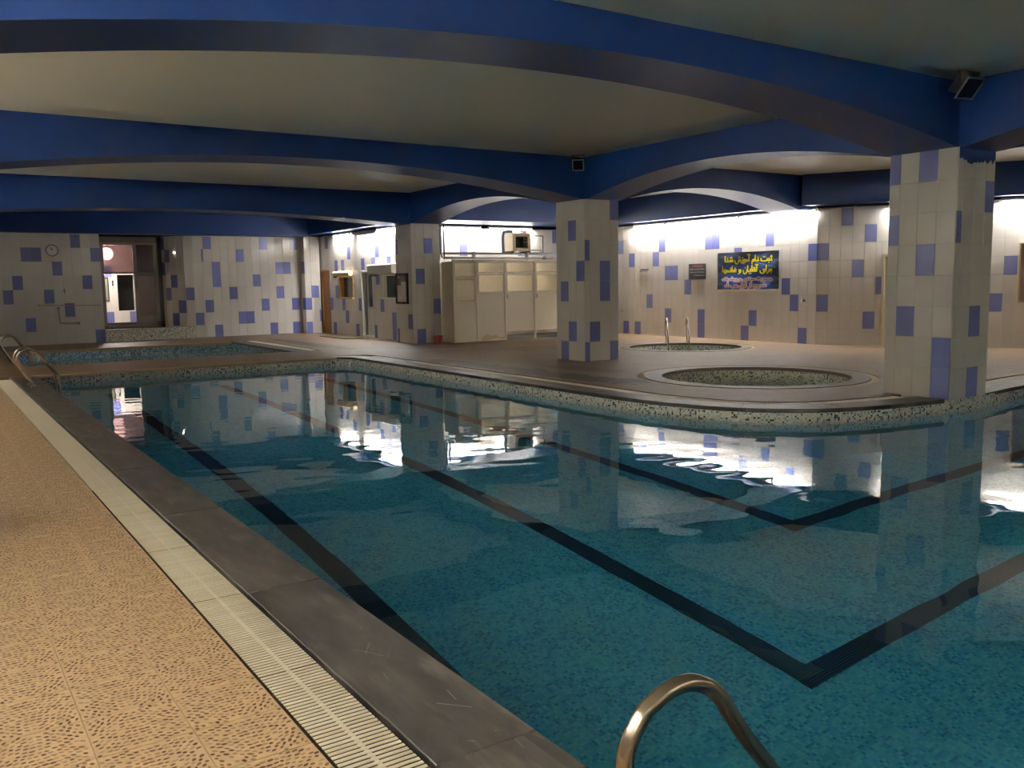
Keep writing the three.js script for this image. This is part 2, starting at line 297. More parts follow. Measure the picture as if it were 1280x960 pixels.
// ---------- decks ----------
// left deck: concrete bed with a tile per cell where the photo shows it
{
  const f = struct('floor_left', bx(-1.4, 0.982, -0.12, -0.004, -17.5, 4.6), M.deckEdge, 'tan pebble-relief tiled deck along the left edge of the pool');
  const pitch = 0.305, g = new THREE.BoxGeometry(pitch - 0.002, 0.011, pitch - 0.002); // top face uv is 0..1
  const c = 0.001, p = g.attributes.position; for (let i = 0; i < p.count; i++) if (p.getY(i) > 0) { p.setX(i, p.getX(i) - Math.sign(p.getX(i)) * c); p.setZ(i, p.getZ(i) - Math.sign(p.getZ(i)) * c); } g.computeVertexNormals();
  const rest = [];
  for (let i = 0; i < 7; i++) for (let j = 0; j < 72; j++) {
    const x = 0.98 - pitch * (i + 0.5), z = -17.35 + pitch * (j + 0.5), turn = R() < 0.5 ? 0 : Math.PI, mat = deckTileMats[Math.floor(R() * 2)];
    if (i < 4 && z < -1.6) { const t = part('tile', g, mat, f); t.position.set(x, -0.0055, z); t.rotation.y = turn; }
    else rest.push(g.clone().translate(x, -0.0055, z));
  }
  const r = part('tiles_beyond_the_view', rest, deckTileMats[0], f); r.userData.kind = 'stuff';
}
// right and far decks
const JAC = [{ c: [10.72, -9.4], r: 1.42, o: 1.8 }, { c: [14.35, -14.6], r: 1.25, o: 1.55 }];
{
  const ro = offset([...rightEdge], 0.63), r2 = offset(rightEdge2, 0.63);
  // everything right of the pool and beyond its far end, in one outline
  const out = [[-1.4, -27.9], [-1.4, FAR - 0.05], [7.2, FAR - 0.05], [7.3, -17.98], ...ro.slice(5, -1).filter(([x, z]) => x > 7.6), [10.38, -6.7], [11.2, -6.7], ...r2.slice(1), [21.6, -6.95], [21.6, -5.0], [16.9, -13.05], [16.9, -27.9]].filter(Boolean);
  const pool2 = [[1.7, -19.75], [7.75, -19.75], [7.75, -24.9], [1.7, -24.9]];
  const g = planUV(slab(out, [circle(...JAC[0].c, JAC[0].o), circle(...JAC[1].c, JAC[1].o), pool2], -0.1, 0.012), PX0, PX1, PZ0, PZ1);
  struct('floor_right', g, M.deck, 'brown tiled deck with dark wet stains around pillars and hot tubs');
  struct('floor_near', bx(LEFT, 21.6, -0.12, 0, NEARZ + 0.05, 4.6), M.deckEdge, 'tan deck behind the photographer');
  struct('floor_far_right', slab([[RIGHT + 0.02, -6.95], [21.6, -6.95], [21.6, NEARZ + 0.05], [RIGHT + 0.02, NEARZ + 0.05]], [], -0.1, 0.011), M.deckEdge, 'tan deck at the right end of the pool');
  // tan lip along the far end of the large pool
  struct('coping_far', cbx(LEFT - 0.4, 7.25, -0.035, 0.0135, FAR - 0.06, FAR + 0.012, 0.006), M.deckEdge, 'tan tiled lip at the far end of the large pool');
}
// slate coping, slab by slab
function slateSlab(parent, poly, i) {
  const s = new THREE.Shape(poly.map(([x, z]) => new THREE.Vector2(x, -z))), g = new THREE.ExtrudeGeometry(s, { depth: 0.04, bevelEnabled: true, bevelSize: 0.004, bevelThickness: 0.004, bevelOffset: -0.006, bevelSegments: 1, curveSegments: 1 });
  g.rotateX(-Math.PI / 2).translate(0, -0.03, 0);
  const p = g.attributes.position, uv = new Float32Array(p.count * 2), [ox, oz] = poly[0], o = R() * 3;
  const n = poly.length / 2, [ex, ez] = poly[n - 1], L = Math.hypot(ex - ox, ez - oz) || 1, tx = (ex - ox) / L, tz = (ez - oz) / L;
  for (let k = 0; k < p.count; k++) { const x = p.getX(k) - ox, z = p.getZ(k) - oz; uv[k * 2] = (x * tx + z * tz) / 2.4 + o; uv[k * 2 + 1] = (-x * tz + z * tx) / 0.6 + o; }
  g.setAttribute('uv', new THREE.BufferAttribute(uv, 2)); return part('coping_slab', g, slateMats[i % 3], parent);
}
{
  const cl = struct('coping_left', bx(1.24, 1.6, -0.12, -0.034, -17.5, NEARZ), M.concrete, 'dark grey slate coping along the left pool edge');
  const cuts = [NEARZ, -0.5, -2.33, -4.245, -6.08, -7.85, -9.63, -11.45, -13.3, -15.1, -16.9, -17.5];
  for (let i = 1; i < cuts.length; i++) slateSlab(cl, [[1.236, cuts[i - 1]], [1.236, cuts[i]], [1.62, cuts[i]], [1.62, cuts[i - 1]]], i);
  const band = (line, name, label) => {
    const holder = struct(name, strip(offset(line, 0.2), -0.09, -0.05), M.concrete, label), outer = offset(line, 0.385);
    let i = 0, k = 0; while (i < line.length - 1) { let j = i + 1, l = Math.hypot(line[j][0] - line[i][0], line[j][1] - line[i][1]); while (j < line.length - 1 && l < 1.1) { j++; l += Math.hypot(line[j][0] - line[j - 1][0], line[j][1] - line[j - 1][1]); } slateSlab(holder, [...outer.slice(i, j + 1), ...line.slice(i, j + 1).reverse()], k++); i = j; }
  };
  const dense = (line) => line.flatMap(([x, z], i) => { if (!i) return [[x, z]]; const [a, b] = line[i - 1], n = Math.max(1, Math.round(Math.hypot(x - a, z - b) / 0.6)); return Array.from({ length: n }, (_, k) => [a + ((x - a) * (k + 1)) / n, b + ((z - b) * (k + 1)) / n]); });
  band(dense(rightEdge).filter(([x]) => x < 10.37), 'coping_right', 'dark grey slate coping curving along the right pool edge');
  band(dense(rightEdge2).filter(([x]) => x > 11.19), 'coping_right_end', 'dark grey slate coping right of the front pillar');
  // pale grates between coping and brown deck
  const gb = (line, name, label) => { const a = offset(line, 0.39), b = offset(line, 0.6), out = []; for (let i = 1; i < line.length; i++) { const L = Math.hypot(a[i][0] - a[i - 1][0], a[i][1] - a[i - 1][1]), n = Math.max(1, Math.round(L / 0.028)); for (let k = 0; k < n; k++) { const f = k / n, h = (k + 0.68) / n, m = (u, t) => [u[i - 1][0] + (u[i][0] - u[i - 1][0]) * t, u[i - 1][1] + (u[i][1] - u[i - 1][1]) * t]; const q = [m(a, f), m(a, h), m(b, h), m(b, f)]; out.push(slab(q, [], -0.02, 0.006)); } } const t = thing(name, label, 'grate'); const s = part('slats', out, M.grate, t); s.userData.kind = 'stuff'; part('channel', strip(offset(line, 0.61), -0.1, 0.0), M.grateDark, t); part('channel_floor', (() => { const p = [], id = []; a.forEach(([x, z], i) => { p.push(x, -0.08, z, b[i][0], -0.08, b[i][1]); if (i) { const k2 = i * 2; id.push(k2 - 2, k2 - 1, k2, k2 - 1, k2 + 1, k2); } }); const g2 = new THREE.BufferGeometry(); g2.setAttribute('position', new THREE.Float32BufferAttribute(p, 3)); g2.setIndex(id); g2.computeVertexNormals(); return g2; })(), M.grateDark, t); };
  gb(dense(rightEdge).filter(([x, z]) => x < 10.2 && z > -17.3), 'overflow_grate', 'pale overflow grate curving beside the coping on the right deck');
  gb(dense(rightEdge2).filter(([x]) => x > 11.3), 'overflow_grate', 'pale overflow grate beside the coping right of the front pillar');
}
// overflow grate of the left edge: modules one metre long
{
  const pitch = 0.0262, n = 38, L = 1.0, x0 = 0.986, x1 = 1.231;
  // a slat: cream cap over a web coloured brown to stand for the shade in the gaps
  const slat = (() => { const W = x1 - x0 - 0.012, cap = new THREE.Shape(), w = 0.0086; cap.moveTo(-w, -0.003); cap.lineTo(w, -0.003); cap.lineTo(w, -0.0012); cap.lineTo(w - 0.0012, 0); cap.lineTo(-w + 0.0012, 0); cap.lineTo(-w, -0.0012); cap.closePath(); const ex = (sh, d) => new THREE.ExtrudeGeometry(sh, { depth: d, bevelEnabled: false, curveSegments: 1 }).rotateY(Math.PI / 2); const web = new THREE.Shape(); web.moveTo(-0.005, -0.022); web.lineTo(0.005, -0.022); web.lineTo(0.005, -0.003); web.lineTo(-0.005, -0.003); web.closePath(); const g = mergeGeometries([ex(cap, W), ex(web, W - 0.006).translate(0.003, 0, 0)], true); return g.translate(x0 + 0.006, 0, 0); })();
  const webShade = std({ color: rgb(92, 66, 38), roughness: 0.8 });
  const slatMats = [[252, 243, 218], [248, 238, 211], [253, 246, 224]].map((c) => std({ color: rgb(...c), roughness: 0.45 }));
  const rib = bx(1.1, 1.116, -0.022, -0.0012, -L + 0.002, -0.002), edges = [bx(x0 + 0.03, x0 + 0.04, -0.03, -0.012, -L + 0.002, -0.002), bx(x1 - 0.04, x1 - 0.03, -0.03, -0.012, -L + 0.002, -0.002)];
  let near, far;
  struct('channel_left', [bx(0.975, 1.24, -0.16, -0.12, -17.5, NEARZ), bx(0.965, 0.983, -0.12, -0.004, -17.5, NEARZ), bx(1.234, 1.24, -0.12, -0.03, -17.5, NEARZ)], M.grateDark, 'dark drain channel under the pale grate');
  for (let k = 0; k < 16; k++) {
    const z = -1.3 - k * L, close = k >= 1 && k <= 5; let t;
    if (close) {
      if (!near) { near = t = thing('overflow_grate', '', 'grate', [0, 0, z]); for (let i = 0; i < n; i++) { const s = part('slat', slat, [slatMats[Math.floor(R() * 3)], webShade], t); s.position.z = -0.004 - pitch * (i + 0.5); } part('centre_rib', rib, M.grate, t); part('support_rail', edges[0], M.grate, t); part('support_rail', edges[1], M.grate, t); }
      else { t = near.clone(); t.name = numbered('overflow_grate'); scene.add(t); t.position.z = z; }
    } else if (!far) { far = t = thing('overflow_grate', '', 'grate', [0, 0, z]); const s = part('slats', Array.from({ length: n }, (_, i) => { const c = slat.clone().translate(0, 0, -0.004 - pitch * (i + 0.5)), p = c.toNonIndexed ? plain(c) : c; return p; }), M.grate, t); s.userData.kind = 'stuff'; part('centre_rib', rib, M.grate, t); }
    else { t = far.clone(); t.name = numbered('overflow_grate'); scene.add(t); t.position.z = z; }
    tag(t, `cream plastic overflow grate section, ${ORD[k]} from the near end of the left row`, 'grate', 'overflow grate sections of the left pool edge');
  }
}

// ---------- hot tubs and the second pool ----------
JAC.forEach(({ c, r, o }, i) => {
  const lab = i ? ['farther hot tub by the banner wall', 'steel handrails'] : ['nearer hot tub beside the front pillar'];
  const ring = (a, b, y0, y1) => { const s = new THREE.Shape(circle(0, 0, b).map(([x, z]) => new THREE.Vector2(x, z))); s.holes.push(new THREE.Path(circle(0, 0, a).map(([x, z]) => new THREE.Vector2(x, z)))); return new THREE.ExtrudeGeometry(s, { depth: y1 - y0, bevelEnabled: true, bevelSize: 0.006, bevelThickness: 0.006, bevelSegments: 2, curveSegments: 1 }).rotateX(-Math.PI / 2).translate(c[0], y0, c[1]); };
  const rim = i ? 0.2 : 0.26;
  const h = struct('hot_tub', strip(circle(c[0], c[1], r + 0.012), -1.0, -0.01, true), M.greyBand, `round grey mosaic basin of the ${lab[0]}`);
  const g = ring(r, r + rim, -0.03, 0.012); planUV(g, c[0] - 1.2, c[0] + 1.2, c[1] - 0.3, c[1] + 0.3); part('coping_ring', g, i ? M.ringStone : M.ringStone, h);
  part('grate_ring', ring(r + rim + 0.015, o - 0.008, -0.03, 0.002), M.deckEdge, h);
  const fl = new THREE.CircleGeometry(r + 0.05, 48).rotateX(-Math.PI / 2).translate(c[0], -0.95, c[1]); planUV(fl, c[0], c[0] + 128 * CELL, c[1], c[1] + 128 * CELL); part('basin_floor', fl, M.greyBand, h);
  const w = struct('water', waterMesh(circle(c[0], c[1], r), -0.22, 0.05, 0.3), M.water, `still water in the ${lab[0]}`); w.castShadow = false;
});
{
  const x0 = 1.72, x1 = 7.12, z0 = -24.7, z1 = -19.8, b = struct('second_pool', strip([[x0, z1], [x0, z0], [x1, z0], [x1, z1], [x0, z1]], -0.9, 0), M.blueBand, 'smaller rectangular pool with blue mosaic walls beyond the large pool');
  const fl = new THREE.PlaneGeometry(x1 - x0 + 0.04, z1 - z0 + 0.04).rotateX(-Math.PI / 2).translate((x0 + x1) / 2, -0.88, (z0 + z1) / 2); planUV(fl, 0, 128 * CELL, 0, 128 * CELL); part('basin_floor', fl, M.blueBand, b);
  slateSlab(b, [[x1 - 0.01, z0 - 0.18], [x1 - 0.01, z1 + 0.04], [x1 + 0.4, z1 + 0.04], [x1 + 0.4, z0 - 0.18]], 0);
  part('edge_strip', bx(x0 - 0.02, x1 + 0.62, -0.05, 0.0125, z1 - 0.008, z1 + 0.06), M.deckEdge, b);
  part('edge_strip', bx(x0 - 0.02, x1 + 0.62, -0.05, 0.0125, z0 - 0.2, z0 + 0.008), M.deckEdge, b);
  const t = thing('overflow_grate', 'pale straight overflow grate at the right side of the smaller far pool', 'grate'); part('slats', Array.from({ length: 175 }, (_, i) => bx(x1 + 0.42, x1 + 0.61, -0.02, 0.012, z0 - 0.14 + i * 0.028, z0 - 0.12 + i * 0.028)), M.grate, t).userData.kind = 'stuff';
  part('channel_floor', bx(x1 + 0.41, x1 + 0.62, -0.1, -0.06, z0 - 0.18, z1 + 0.04), M.grateDark, t);
  const w = struct('water', waterMesh([[x0, z1], [x0, z0], [x1, z0], [x1, z1]], -0.2, 0.1, 0.4), M.water, 'still water of the smaller far pool'); w.castShadow = false;
}

// ---------- pillars, beams, ceiling ----------
const PB = { // blue tiles: columns counted from the corner, rows from the floor
  p2: { left: [[0, 0], [0, 1], [2, 2], [3, 5], [1, 7], [1, 4], [3, 7]], front: [[0, 5], [3, 6], [2, 2], [2, 0]] },
  p1: { left: [[0, 4], [1, 6], [2, 3], [1, 1], [2, 0]], front: [[0, 5], [3, 7], [2, 4], [2, 3], [1, 1], [0, 0], [3, 0]] },
  p0: { left: [[3, 6], [0, 1], [3, 0]], front: [[2, 6], [1, 4], [3, 2], [1, 0]] },
};
function pillar(label, x0, x1, zf, zb, spec, y1 = 3.05, yb = 0) {
  const m = struct('pillar', bx(x0, x1, yb, y1, zb, zf), M.grout, label), W = x1 - x0, D = zf - zb;
  // front face: its own column widths, grid from the right edge
  const mk = (fn) => new THREE.Matrix4().makeBasis(...fn).setPosition(0, 0, 0);
  const F = new THREE.Matrix4().makeTranslation(x0, 0, zf);
  tiles(m, { s0: 0, s1: W, origin: 0.115 - TW, face: F, y1: 3.03, blue: spec?.front ?? [] });
  const Lm = new THREE.Matrix4().makeRotationY(-Math.PI / 2).setPosition(x0, 0, zb); // x along +z, z out to -x
  const cols = Math.ceil(D / TW);
  tiles(m, { s0: 0, s1: D, origin: D - cols * TW, face: Lm, y1: 3.03, blue: (spec?.left ?? []).map(([c, r]) => [cols - 1 - c, r]) });
  if (spec?.right) { const Rm = new THREE.Matrix4().makeRotationY(Math.PI / 2).setPosition(x1, 0, zf); tiles(m, { s0: 0, s1: D, face: Rm, y1: 3.03, blue: spec.right }); const Bm = new THREE.Matrix4().makeRotationY(Math.PI).setPosition(x1, 0, zb); tiles(m, { s0: 0, s1: W, face: Bm, y1: 3.03, blue: [[1, 3], [2, 6]] }); }
  return m;
}
pillar('white and blue tiled pillar standing at the pool edge beside the nearer hot tub', 10.39, 11.2, -6.06, -6.94, { ...PB.p2, right: [[1, 2], [2, 5]] }, 3.05, -2.5);
pillar('white and blue tiled pillar on the brown deck in front of the cubicles', 10.39, 11.2, -13.2, -14.07, { ...PB.p1, right: [[1, 2], [2, 5]] });
pillar('white and blue tiled pillar joined to the office wall, with a framed notice board', 10.39, 11.2, -20.2, -21.06, PB.p0);
for (const z of [-6.06, -13.2, -20.2]) struct('pillar', bx(-0.7, 0.12, 0, 3.05, z - 0.87, z), M.plaster, 'plain pillar on the left deck');

const TOP = 3.79, SPR = 3.02;
// beam of length L along its own x, arches between the given [a, b, rise] spans; depth along its own z
function beamGeo(L0, L1, spans, depth, spring = SPR) {
  const s = new THREE.Shape(); s.moveTo(L0, TOP); s.lineTo(L0, spring);
  for (const [a, b, rise] of spans) { s.lineTo(a, spring); if (rise) for (let i = 1; i < 48; i++) { const t = i / 48, u = 2 * t - 1; s.lineTo(a + (b - a) * t, spring + rise * (1 - u * u)); } s.lineTo(b, spring); }
  s.lineTo(L1, spring); s.lineTo(L1, TOP); s.closePath();
  return toCreasedNormals(new THREE.ExtrudeGeometry(s, { depth, bevelEnabled: false, curveSegments: 1 }), 0.35);
}
const xb = (z0, z1, L0, L1, spans, label, spring) => struct('beam', beamGeo(L0, L1, spans, z1 - z0, spring).translate(0, 0, z0), M.bluePaint, label);
xb(-6.94, -6.06, -1.4, 20.6, [[0.35, 10.34, 0.425], [11.24, 20.0, 0.42]], 'dark blue arched beam across the pool at the front pillar');
xb(-14.07, -13.2, -1.4, 16.9, [[0.35, 10.34, 0.41], [11.24, 16.4, 0.34]], 'dark blue arched beam across the pool at the middle pillar');
xb(-21.06, -20.2, -1.4, 10.39, [[0.35, 10.1, 0.2]], 'dark blue arched beam across the pool at the far pillar', 3.0);
xb(-21.7, -20.2, 10.39, 16.9, [], 'dark blue straight beam above the cubicles', 3.14);
const zb = (z0, z1, spans, label, x0 = 10.39, x1 = 11.2, spring) => { const m = struct('beam', beamGeo(z0, z1, spans, x1 - x0, spring), M.bluePaint, label); m.rotation.y = -Math.PI / 2; m.position.set(x1, 0, 0); return m; };
zb(-13.2, -6.94, [[-13.1, -7.0, 0.35]], 'dark blue arched beam between the front and middle pillars');
zb(-20.2, -14.07, [[-20.1, -14.15, 0.34]], 'dark blue arched beam between the middle and far pillars');
zb(-6.06, 4.6, [[-5.95, 0.8, 0.36]], 'dark blue arched beam running from the front pillar over the pool');
zb(-27.5, -21.06, [], 'dark blue beam above the office wall', 10.39, 10.95, 3.1);
zb(-20.2, -13.0, [], 'dark blue beam above the banner wall', 16.5, 17.0, 3.1);
xb(-27.75, -27.2, 0.6, 10.95, [], 'dark blue beam above the far wall', 3.05);
{ const m = struct('beam', bx(-0.3, 9.2, 3.1, TOP, 0, 0.4), M.bluePaint, 'dark blue beam above the angled wall'); m.position.set(16.9, 0, -13.05); m.rotation.y = Math.atan2(-Math.cos(30 * D2R), Math.sin(30 * D2R)); }
struct('ceiling', bx(-1.6, 22, 3.77, 3.95, -29.2, 4.8), M.ceiling, 'glossy greenish grey ceiling between the blue beams');

// ---------- walls ----------
// right wall behind the banner; column 0 starts at the corner z = -13.05 and counts to the far end
const rwBlue = [[23, 7], [27, 6], [25, 5], [21, 5], [20, 6], [18, 4], [19, 4], [12, 6], [13, 6], [16, 3], [22, 2], [19, 1], [14, 1], [14, 0], [26, 0], [24, 0], [8, 7], [5, 6], [2, 7], [3, 3], [2, 2], [7, 1], [8, 0], [0, 5], [1, 0], [9, 5], [31, 3]];
wall('wall_right', 'white tiled wall with scattered blue tiles and a banner', [16.9, -21.7], [0, 1], 8.65, { origin: 8.65 - 40 * TW, blue: rwBlue.map(([c, r]) => [39 - c, r]) });
const d30 = [Math.sin(30 * D2R), Math.cos(30 * D2R)];
wall('wall_angled', 'white tiled wall with scattered blue tiles, turning away beside the front pillar', [16.9, -13.05], d30, 9.3, { holes: [[1.35, 2.25, 0, 2.01]], blue: [[0, 5], [2, 7], [4, 6], [3, 4], [5, 3], [0, 2], [4, 1], [15, 4], [14, 2], [13, 6], [18, 1], [20, 5], [23, 3], [26, 6], [30, 2], [33, 5]] });
// far wall and the wall with the clock
const fwBlue = [[1, 4], [1, 5], [1, 0], [3, 3], [4, 1], [5, 1], [6, 4], [7, 7], [7, 2], [9, 5], [10, 5], [9, 3], [8, 0], [11, 0], [0, 7], [0, 2], [-1, 6], [4, 6], [11, 7], [11, 2]];
wall('wall_far', 'dim white tiled far wall with scattered blue tiles', [7.2, -27.7], [1, 0], 3.75, { blue: fwBlue, origin: 0.055 });
{ const m = struct('wall_pier', bx(0, 0.5, 0, 3.05, -0.3, 0), M.grout, 'narrow tiled pier beside the brown door'); m.position.set(10.25, 0, -27.25); tiles(m, { s0: 0, s1: 0.5, origin: -0.05, blue: [[0, 2], [1, 3], [2, 1], [0, 0]] }); const S = new THREE.Matrix4().makeRotationY(-Math.PI / 2).setPosition(0, 0, -0.3); tiles(m, { s0: 0, s1: 0.3, origin: 0.3 - 2 * TW, face: S, blue: [[1, 2], [1, 5]] }); }
{ // wall curving back into the window recess
  let x = 7.2, z = -27.7; const curved = struct('wall_curved', bx(6.4, 6.42, 0, 3.05, -29.1, -28.7), M.grout, 'curved white tiled wall beside the recessed window');
  const bl = [[1], [3], [2], [4, 1], [3, 6], [5, 7]], w = TW;
  for (let k = 0; k < 6; k++) { const a = (12 + 14 * k) * D2R, nx = x - w * Math.cos(a), nz = z - w * Math.sin(a); const F = new THREE.Matrix4().makeRotationY(-a).setPosition(nx, 0, nz); const back = bx(0, w, 0, 3.05, -0.1, 0).applyMatrix4(F); part('backing', back, M.grout, curved); tiles(curved, { s0: 0, s1: w, origin: 0, face: F, blue: bl[k].map((r) => [0, r]) }); x = nx; z = nz; }
}
wall('wall_clock', 'dim white tiled wall with a round clock and a bent steel bar', [0.4, -27.5], [1, 0], 3.97, { origin: 3.97 - 17 * TW, blue: [[16, 0], [16, 6], [15, 4], [14, 7], [13, 2], [12, 5], [11, 3], [10, 6], [9, 6], [9, 1], [8, 4], [7, 3], [4, 2], [2, 5], [5, 0]] });
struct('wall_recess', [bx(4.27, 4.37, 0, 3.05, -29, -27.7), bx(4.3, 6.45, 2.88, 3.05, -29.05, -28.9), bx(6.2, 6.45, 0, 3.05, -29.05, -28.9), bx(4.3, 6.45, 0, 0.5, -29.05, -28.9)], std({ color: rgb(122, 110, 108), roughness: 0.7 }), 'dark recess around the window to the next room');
// office wall with two windows and two doors
wall('wall_office', 'white tiled office wall with doors, windows and a bright lamp', [10.8, -27.5], [0, 1], 6.5, {
  holes: [[0.28, 0.95, 0, 2.0], [1.65, 2.75, 1.13, 1.79], [3.3, 4.15, 0, 1.93], [4.75, 5.65, 1.14, 1.8]], origin: 0.15,
  blue: [[9, 6], [17, 6], [18, 2], [12, 2], [7, 2], [8, 1], [4, 0], [11, 0], [16, 0], [21, 1], [21, 0], [5, 5], [7, 5], [13, 5], [16, 5], [2, 7], [-1, 6], [19, 7], [20, 5], [5, 3], [17, 4], [3, 2]],
});
wall('wall_back', 'bright white tiled wall above the cubicles', [11.2, -21.7], [1, 0], 5.7, { y0: 0, t0: 0, blue: [[14, 6], [3, 7], [6, 6], [19, 7], [2, 6]], tile: true });
struct('wall_left', bx(-1.6, -1.4, 0, 3.9, -28, 4.8), M.plaster, 'plain wall behind the left deck');
struct('wall_near', bx(-1.6, 22, -2.5, 3.9, 4.6, 4.8), M.plaster, 'plain wall behind the photographer');
struct('wall_right_near', bx(21.4, 21.6, -2.5, 3.9, -5.6, 4.8), M.plaster, 'plain wall at the right end of the hall');

// ---------- fluorescent battens ----------
// own axes: x along the wall, y up, z out of the wall; the light sits just under the tube
function batten(label, P, turn, L, level, tint, group, lean = 0.6) {
  const t = thing('fluorescent_batten', label, 'lamp', P, turn, group);
  part('housing', cbx(-L / 2, L / 2, 0.0, 0.05, 0.01, 0.075, 0.006), M.whitePaint, t);
  const tubeMesh = part('tube', new THREE.CylinderGeometry(0.018, 0.018, L - 0.06, 16).rotateZ(Math.PI / 2).translate(0, -0.022, 0.045), M.tubeGlow, t); tubeMesh.castShadow = false;
  for (const s of [-1, 1]) part('lamp_holder', cbx(s * (L / 2 - 0.012) - 0.012, s * (L / 2 - 0.012) + 0.012, -0.045, 0.004, 0.02, 0.07, 0.003), M.whitePaint, t);
  const l = new THREE.RectAreaLight(tint, level, L - 0.06, 0.05); l.position.set(0, -0.046, 0.055); l.rotation.x = -Math.PI / 2 + lean; t.add(l); // faces down and out of the wall
  l.name = 'tube_light'; return t;
}
const LY = 3.02;
[[-18.55, 'fluorescent batten at the far end of the banner wall'], [-17.2, 'fluorescent batten second from the far end of the banner wall'], [-15.95, 'fluorescent batten above the small black sign']].forEach(([z, l]) => batten(l, [16.89, LY, z], -Math.PI / 2, 1.25, LV.right, NEUT));
[[-14.7, 'fluorescent batten above the blue banner'], [-13.6, 'fluorescent batten between the banner and the wall corner']].forEach(([z, l]) => batten(l, [16.89, LY, z], -Math.PI / 2, 1.08, LV.right, NEUT));
for (const [s, l] of [[2.1, 'fluorescent batten above the white door hidden by the front pillar'], [4.2, 'fluorescent batten on the angled wall right of the front pillar'], [5.75, 'fluorescent batten at the right end of the angled wall']]) batten(l, [16.9 + d30[0] * s - d30[1] * 0.01, LY, -13.05 + d30[1] * s + d30[0] * 0.01], Math.atan2(-d30[1], d30[0]), 1.25, LV.angled, NEUT);
batten('left fluorescent batten on the bright wall above the cubicles', [12.6, LY + 0.03, -21.69], 0, 1.5, LV.back, NEUT);
batten('fluorescent batten above the air cooler', [14.35, LY + 0.03, -21.69], 0, 1.5, LV.back, NEUT);
batten('fluorescent batten between the brown door and the rolled blind', [10.79, LY, -25.4], -Math.PI / 2, 1.25, LV.office, NEUT);
batten('fluorescent batten over the white office door', [10.79, LY - 0.1, -23.6], -Math.PI / 2, 1.25, LV.office, NEUT);
batten('cool white fluorescent batten above the shutter box', [10.79, LY, -22.3], -Math.PI / 2, 1.25, LV.office * 1.3, COOL);
for (const [i, [z, k, lean = 1.7]] of [[-18.4, 0.4, 0.8], [-15.6, 0.6, 0.9], [-12.2, 0.9, 1.0], [-8.4, 1.0, 1.1], [-4.8, 1.1, 1.5], [-3.4, 1.5, 1.55], [-2.0, 1.7, 1.55], [-0.4, 1.0], [1.9, 1.0], [3.4, 1.0]].entries()) batten(`fluorescent batten on the left wall, ${ORD[i]} from the far end`, [-1.39, 2.95, z], Math.PI / 2, 1.25, LV.left * k, WARM, 'battens on the left wall', lean);
for (const [i, x] of [1.5, 5.0, 8.5, 14.5, 18.5].entries()) batten(`fluorescent batten on the wall behind the viewer, ${ORD[i]} from the left deck`, [x, 2.95, 4.59], Math.PI, 1.25, LV.near, WARM, 'battens on the near wall', 1.7);

